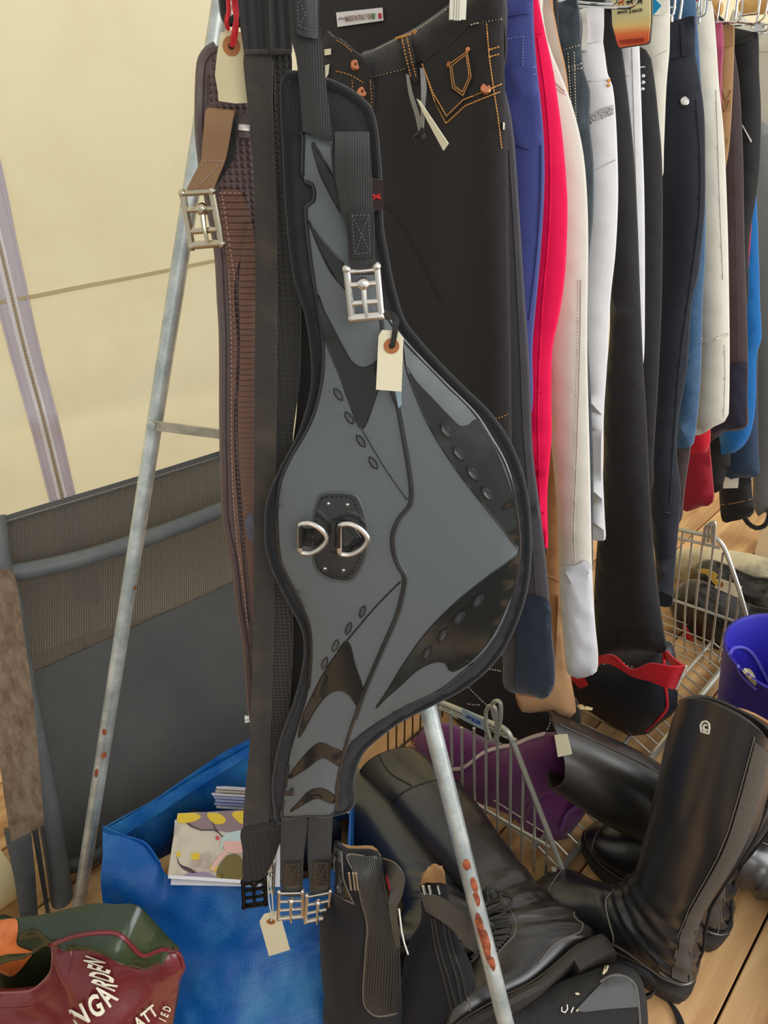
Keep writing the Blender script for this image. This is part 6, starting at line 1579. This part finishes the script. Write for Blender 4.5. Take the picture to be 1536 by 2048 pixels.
# ------------------------------------------------------------------ half chaps
m_sued = M('black_suede', C(22, 22, 26), 0.8, bump=(160, 0.15), sheen=0.08, spec=0.3)
m_ribl = M('ribbed_elastic', C(56, 54, 51), 0.42, spec=0.4)
CHP1 = (V((0, 1, -0.05)).normalized(), V((0, 1, -0.05)).normalized().dot(V((0, 0.555, 0.0))))
c1_ = thing('half_chap', 'left black suede half chap with wide ribbed elastic panel', 'chap', V((-0.02, 0.56, 0)), 'half chaps')
body = panel('suede_body', [(668, 1688), (699, 1703), (746, 1704), (762, 1718), (772, 1784), (787, 1843), (799, 1900), (803, 1990), (804, 2060), (745, 2066), (654, 2052), (648, 1990), (642, 1930), (640, 1843), (655, 1800), (668, 1790)], CHP1, m_sued, c1_, 0.006, 0.030, 0.05, 0.010, wr=0.006, back=0.5, seed=2)
rib_px = [(693, 1711), (728, 1712), (760, 1718), (772, 1784), (787, 1843), (798, 1902), (800, 1970), (795, 2026), (757, 2033), (735, 2020), (726, 1990), (731, 1902), (734, 1849), (722, 1799), (713, 1755)]
rp_ = applique('elastic_panel', rib_px, body, m_ribl, c1_, 0.002, 0.002, 9)
g = G()
for k in range(13):
    f = (k + 0.5) / 13
    Ledge = [(695, 1714), (714, 1755), (723, 1799), (735, 1849), (732, 1902), (728, 1985), (738, 2018)]
    Redge = [(759, 1719), (771, 1784), (786, 1843), (797, 1902), (799, 1970), (797, 2000), (793, 2026)]
    P = [(a[0] * (1 - f) + b[0] * f, a[1] * (1 - f) + b[1] * f) for a, b in zip(Ledge, Redge)]
    D = spl(P, step=9)
    g.tube([hit((float(a), float(b)), rp_, 0.0006)[0] for a, b in D], 0.0017, 6)
o = g.build('elastic_ribs', m_ribl, c1_); o['kind'] = 'stuff'
seam('panel_binding', rib_px[7:] + rib_px[:2], body, M('greige_binding', C(104, 98, 88), 0.6), c1_, 0.0012, 0.0022)
fl_ = applique('patent_flap', [(668, 1690), (682, 1702), (685, 1755), (696, 1784), (708, 1808), (690, 1800), (667, 1786)], body, m_gloss, c1_, 0.003, 0.002, 7, curve=False)
seam('flap_edge', [(682, 1702), (684, 1730), (686, 1756), (697, 1785), (708, 1808), (690, 1800), (668, 1787)], [fl_, body], MATS['greige_binding'], c1_, 0.001, 0.003, curve=False)
SPY = lambda k: (CHP1[0], CHP1[1] + k)
sheet('inner_lining', [[onp((668, 1691), SPY(0.02)), onp((699, 1706), SPY(0.01)), onp((746, 1706), SPY(0.01)), onp((761, 1720), SPY(0.01))], [onp((670, 1684), SPY(0.03)), onp((702, 1694), SPY(0.03)), onp((744, 1694), SPY(0.03)), onp((760, 1712), SPY(0.03))]], m_lintan, c1_, 0.003, 3, 3)
SPY = lambda k: (CHP1[0], CHP1[1] + k)
sheet('strap', [[onp((764, 1716), SPY(0.01)), onp((766, 1740), SPY(0.01))], [onp((790, 1726), SPY(-0.01)), onp((776, 1752), SPY(-0.01))], [onp((808, 1752), SPY(-0.02)), onp((782, 1780), SPY(-0.02))], [onp((806, 1786), SPY(-0.026)), onp((779, 1800), SPY(-0.026))], [onp((794, 1818), SPY(-0.03)), onp((779, 1822), SPY(-0.03))], [onp((798, 1860), SPY(-0.034)), onp((785, 1866), SPY(-0.034))], [onp((801, 1892), SPY(-0.036)), onp((793, 1894), SPY(-0.036))]], leather('strap_leather', C(74, 70, 64), 0.35), c1_, 0.0025, 4, 5)
sheet('red_lining', [[onp((771, 1738), SPY(0.0)), onp((777, 1738), SPY(0.0))], [onp((774, 1760), SPY(-0.008)), onp((780, 1758), SPY(-0.008))], [onp((779, 1780), SPY(-0.012)), onp((782, 1778), SPY(-0.012))]], m_scar, c1_, 0.003, 3, 3)
G().tube([onp((798, 1818), SPY(-0.037)), onp((803, 1860), SPY(-0.039)), onp((808, 1884), SPY(-0.039)), onp((816, 1908), SPY(-0.037))], 0.0011, 6).build('white_edge', m_white, c1_)
for x in (698, 706, 712):
    G().tube([onp((x, 1746), SPY(-0.03)), onp((x + 4, 1780), SPY(-0.034))], 0.0012, 6).build('buckle_bar', m_steel, c1_)
n2 = V((0, 1, -0.30)).normalized(); CHP2 = (n2, n2.dot(V((0, 0.545, 0))))
c2_ = thing('half_chap', 'right black half chap with long zip, behind the trestle leg', 'chap', V((0.07, 0.6, 0)), 'half chaps')
b2_ = panel('suede_body', [(842, 1770), (866, 1764), (892, 1766), (898, 1800), (917, 1879), (943, 1933), (956, 1990), (964, 2060), (900, 2066), (804, 2062), (802, 1990), (808, 1930), (822, 1880), (842, 1842)], CHP2, m_sued, c2_, 0.006, 0.024, 0.04, 0.011, wr=0.006, back=0.5, seed=5)
sheet('tan_lining', [[onp((840, 1768), CHP2), onp((866, 1776), CHP2), onp((892, 1766), CHP2)], [onp((846, 1750), SPY(0.05)), onp((866, 1742), SPY(0.055)), onp((888, 1744), SPY(0.05))], [onp((858, 1735), SPY(0.055)), onp((868, 1729), SPY(0.056)), onp((884, 1733), SPY(0.055))]], m_lintan, c2_, 0.003, 4, 4)
for P in ([(862, 1836), (872, 1900), (888, 1960), (905, 2030)], [(868, 1836), (880, 1900), (898, 1960), (916, 2030)], [(884, 1830), (896, 1900), (914, 1960), (926, 2030)], [(892, 1830), (906, 1900), (926, 1960), (936, 2030)]):
    seam('zip_line', P, b2_, m_ribl, c2_, 0.0016, 0.0006)
SP2 = lambda k: (CHP2[0], CHP2[1] + k)
sheet('strap', [[onp((840, 1786), SP2(-0.03)), onp((852, 1822), SP2(-0.03))], [onp((876, 1792), SP2(-0.034)), onp((872, 1834), SP2(-0.034))], [onp((912, 1812), SP2(-0.034)), onp((904, 1858), SP2(-0.034))], [onp((946, 1840), SP2(-0.028)), onp((930, 1890), SP2(-0.028))], [onp((968, 1880), SP2(-0.014)), onp((950, 1906), SP2(-0.014))]], leather('strap_leather', C(74, 70, 64), 0.35), c2_, 0.0025, 4, 4)
for x in (846, 858, 876):
    G().tube([onp((x, 1772), SP2(-0.03)), onp((x + 4, 1788), SP2(-0.032))], 0.002, 6).build('buckle_bar', m_chrome, c2_)

# ------------------------------------------------------------------ black soft case at the bottom
CS = (V((0, 0.55, -0.835)).normalized(), V((0, 0.55, -0.835)).normalized().dot(V((0, 0.575, 0.062))))
cs = thing('black_case', 'black padded zip case with piped rounded end lying on the boards', 'case', onp((1180, 1990), CS))
cb_ = panel('case_body', [(985, 2030), (1060, 1990), (1120, 1962), (1200, 1934), (1240, 1928), (1268, 1944), (1284, 1980), (1290, 2060), (1290, 2180), (1120, 2190), (985, 2170)], CS, M('case_cloth', C(38, 36, 35), 0.85, wave=(110, 'X', 0.5)), cs, 0.03, 0.014, 0.02, 0.014, back=1.0)
ep = applique('end_panel', [(1150, 2022), (1180, 1990), (1210, 1960), (1236, 1950), (1262, 1962), (1274, 1986), (1278, 2014), (1220, 2018), (1170, 2024)], cb_, leather('grey_vinyl', C(56, 56, 57), 0.5), cs, 0.002, 0.002, 8, curve=False)
seam('piping', [(1200, 1964), (1220, 1952), (1240, 1950), (1264, 1962), (1275, 1990), (1280, 2060), (1280, 2140)], cb_, M('grey_piping', C(96, 94, 88), 0.5), cs, 0.0018, 0.001)
seam('white_mark', [(1124, 2014), (1123, 2022), (1130, 2025), (1135, 2018), (1134, 2009)], cb_, m_white, cs, 0.0009, 0.002)
seam('white_mark', [(1147, 2014), (1142, 2025)], cb_, m_white, cs, 0.0009, 0.002, curve=False)
seam('white_mark', [(1156, 2018), (1153, 2023)], cb_, m_card, cs, 0.0009, 0.002, curve=False)
seam('white_mark', [(1206, 1948), (1212, 1932), (1216, 1932), (1213, 1940), (1206, 1948)], cb_, m_card, cs, 0.0012, 0.003)
applique('white_chip', [(1150, 1986), (1156, 1985), (1161, 1989), (1152, 1990)], cb_, m_card, cs, 0.003, 0.001, 4, curve=False)
for side in (0,):
    rows = []
    for x, y, z in ((1215, 1930, 0.075), (1250, 1926, 0.085), (1290, 1942, 0.085), (1310, 1966, 0.07), (1304, 1984, 0.045), (1290, 1990, 0.03)):
        p = atZ(x, y, z); rows.append([p, p + V((0.004, 0.006, -0.022))])
    sheet('handle', rows, m_sued, cs, 0.004, 3, 5)
rows = []
for x, y in ((1315, 1985), (1336, 2004), (1350, 2030), (1356, 2060), (1350, 2090)):
    p = atZ(x, y, 0.004); rows.append([p, p + QD * 0.012])
cr = sheet('lead_strap', rows, m_sued, None, 0.004, 2, 5)
tag(cr, 'black lead strap lying on the boards below the tall boot', 'strap')

# ------------------------------------------------------------------ blue tub
m_tub = M('blue_violet_rubber', C(42, 36, 160), 0.45, spec=0.5)
tc_ = V((0.788, 1.093, 0)); tub = thing('blue_tub', 'blue violet rubber tub with moulded handle at the right edge', 'tub', tc_)
n = 40
ring = lambda r, z: [tc_ + V((r * math.cos(2 * math.pi * k / n), r * math.sin(2 * math.pi * k / n), z)) for k in range(n)]
vs, fs = loft([ring(0.104, 0.0), ring(0.114, 0.07), ring(0.124, 0.15), ring(0.132, 0.226), ring(0.135, 0.232), ring(0.130, 0.234), ring(0.126, 0.226), ring(0.110, 0.08), ring(0.100, 0.012)], True, True)
tb_ = mk('tub_wall', vs, fs, m_tub, tub, True, 60)
seam('rim_bead', [(1459, 1308), (1464, 1298), (1478, 1294), (1494, 1298), (1510, 1314), (1524, 1340), (1540, 1372)], tb_, M('light_violet_edge', C(104, 100, 200), 0.35), tub, 0.0035, 0.002)
seam('handle_edge', [(1475, 1330), (1480, 1346), (1496, 1364), (1514, 1380)], tb_, MATS['light_violet_edge'], tub, 0.003, 0.001)
applique('pale_grip', [(1484, 1340), (1490, 1336), (1500, 1338), (1510, 1352), (1512, 1372), (1498, 1360)], tb_, m_card, tub, 0.004, 0.002, 5)

# ------------------------------------------------------------------ wrapped things beyond the basket
m_film = M('clear_film', C(220, 214, 196), 0.12, bump=(20, 0.6), trans=0.8, spec=0.6)
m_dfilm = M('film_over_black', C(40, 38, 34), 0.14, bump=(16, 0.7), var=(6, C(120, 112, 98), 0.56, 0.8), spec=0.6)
wp = thing('wrapped_rug', 'black rug in crinkled clear film behind the far end of the basket', 'rug', onp((1440, 1280), RP(1.60)))
wb_ = panel('rug', [(1340, 1190), (1380, 1160), (1440, 1180), (1500, 1210), (1560, 1230), (1570, 1300), (1500, 1310), (1440, 1318), (1390, 1290), (1350, 1240)], RP(1.62), m_dfilm, wp, 0.01, 0.05, 0.08, 0.02, wr=0.03)
fw = thing('film_bundle', 'cream coloured crinkled film bundle lying on the boards beyond the basket', 'bundle', onp((1460, 1140), RP(1.80)))
panel('film', [(1330, 1110), (1400, 1096), (1470, 1104), (1560, 1130), (1570, 1200), (1500, 1190), (1420, 1176), (1340, 1160)], RP(1.82), M('cream_film', C(206, 194, 160), 0.2, bump=(16, 0.8), var=(7, C(84, 78, 64), 0.5, 0.72), spec=0.6), fw, 0.01, 0.05, 0.08, 0.02, wr=0.035)
bn = thing('black_bundle', 'black bundle wedged between the cream film and the wrapped rug', 'bundle', onp((1500, 1190), RP(1.70)))
panel('cloth', [(1380, 1140), (1420, 1120), (1500, 1150), (1570, 1170), (1570, 1260), (1500, 1240), (1420, 1180), (1385, 1165)], RP(1.71), m_dfilm, bn, 0.01, 0.04, 0.07, 0.02, wr=0.02)
ct = price_tag('cream price tag with yellow ribbon on the wrapped rug', [(1432, 1160), (1440, 1157), (1484, 1173), (1478, 1196), (1430, 1176)], RP(1.53), (1440, 1168), [], m_rib, m_cardw, re=0.008)
m_yrib = M('yellow_ribbon', C(212, 172, 74), 0.5)
sheet('ribbon', [[onp((1394, 1138), RP(1.54)), onp((1396, 1146), RP(1.54))], [onp((1412, 1138), RP(1.525)), onp((1412, 1148), RP(1.525))], [onp((1424, 1148), RP(1.522)), onp((1420, 1158), RP(1.522))], [onp((1438, 1166), RP(1.525)), onp((1432, 1172), RP(1.525))]], m_yrib, ct, 0.001, 3, 4)
sheet('ribbon', [[onp((1412, 1138), RP(1.524)), onp((1413, 1146), RP(1.524))], [onp((1424, 1142), RP(1.52)), onp((1424, 1150), RP(1.52))], [onp((1436, 1150), RP(1.522)), onp((1432, 1156), RP(1.522))]], m_yrib, ct, 0.001, 3, 3)
rh = panel('red_cover', [(1366, 1250), (1376, 1262), (1400, 1300), (1440, 1318), (1470, 1320), (1480, 1400), (1440, 1400), (1410, 1360), (1380, 1310)], RP(1.56), fabric('red_cover_cloth', C(190, 40, 40), 0.7), None, 0.01, 0.03, 0.05, 0.02, wr=0.01)
tag(rh, 'red cloth cover lying under the film wrapped black rug', 'cover')
pst = G().box(atZ(1530, 1090, 0.04) + V((0.05, 0.02, 0.04)), (0.09, 0.09, 0.16), Matrix.Rotation(-TH, 3, 'Z')).box(atZ(1530, 1090, 0.04) + V((0.05, 0.02, 0.125)), (0.11, 0.11, 0.012), Matrix.Rotation(-TH, 3, 'Z')).build('timber_block', M('pale_timber', C(214, 200, 170), 0.6, bump=(40, 0.2)), smooth=False)
tag(pst, 'pale timber post foot standing on the boards at the right edge', 'post')
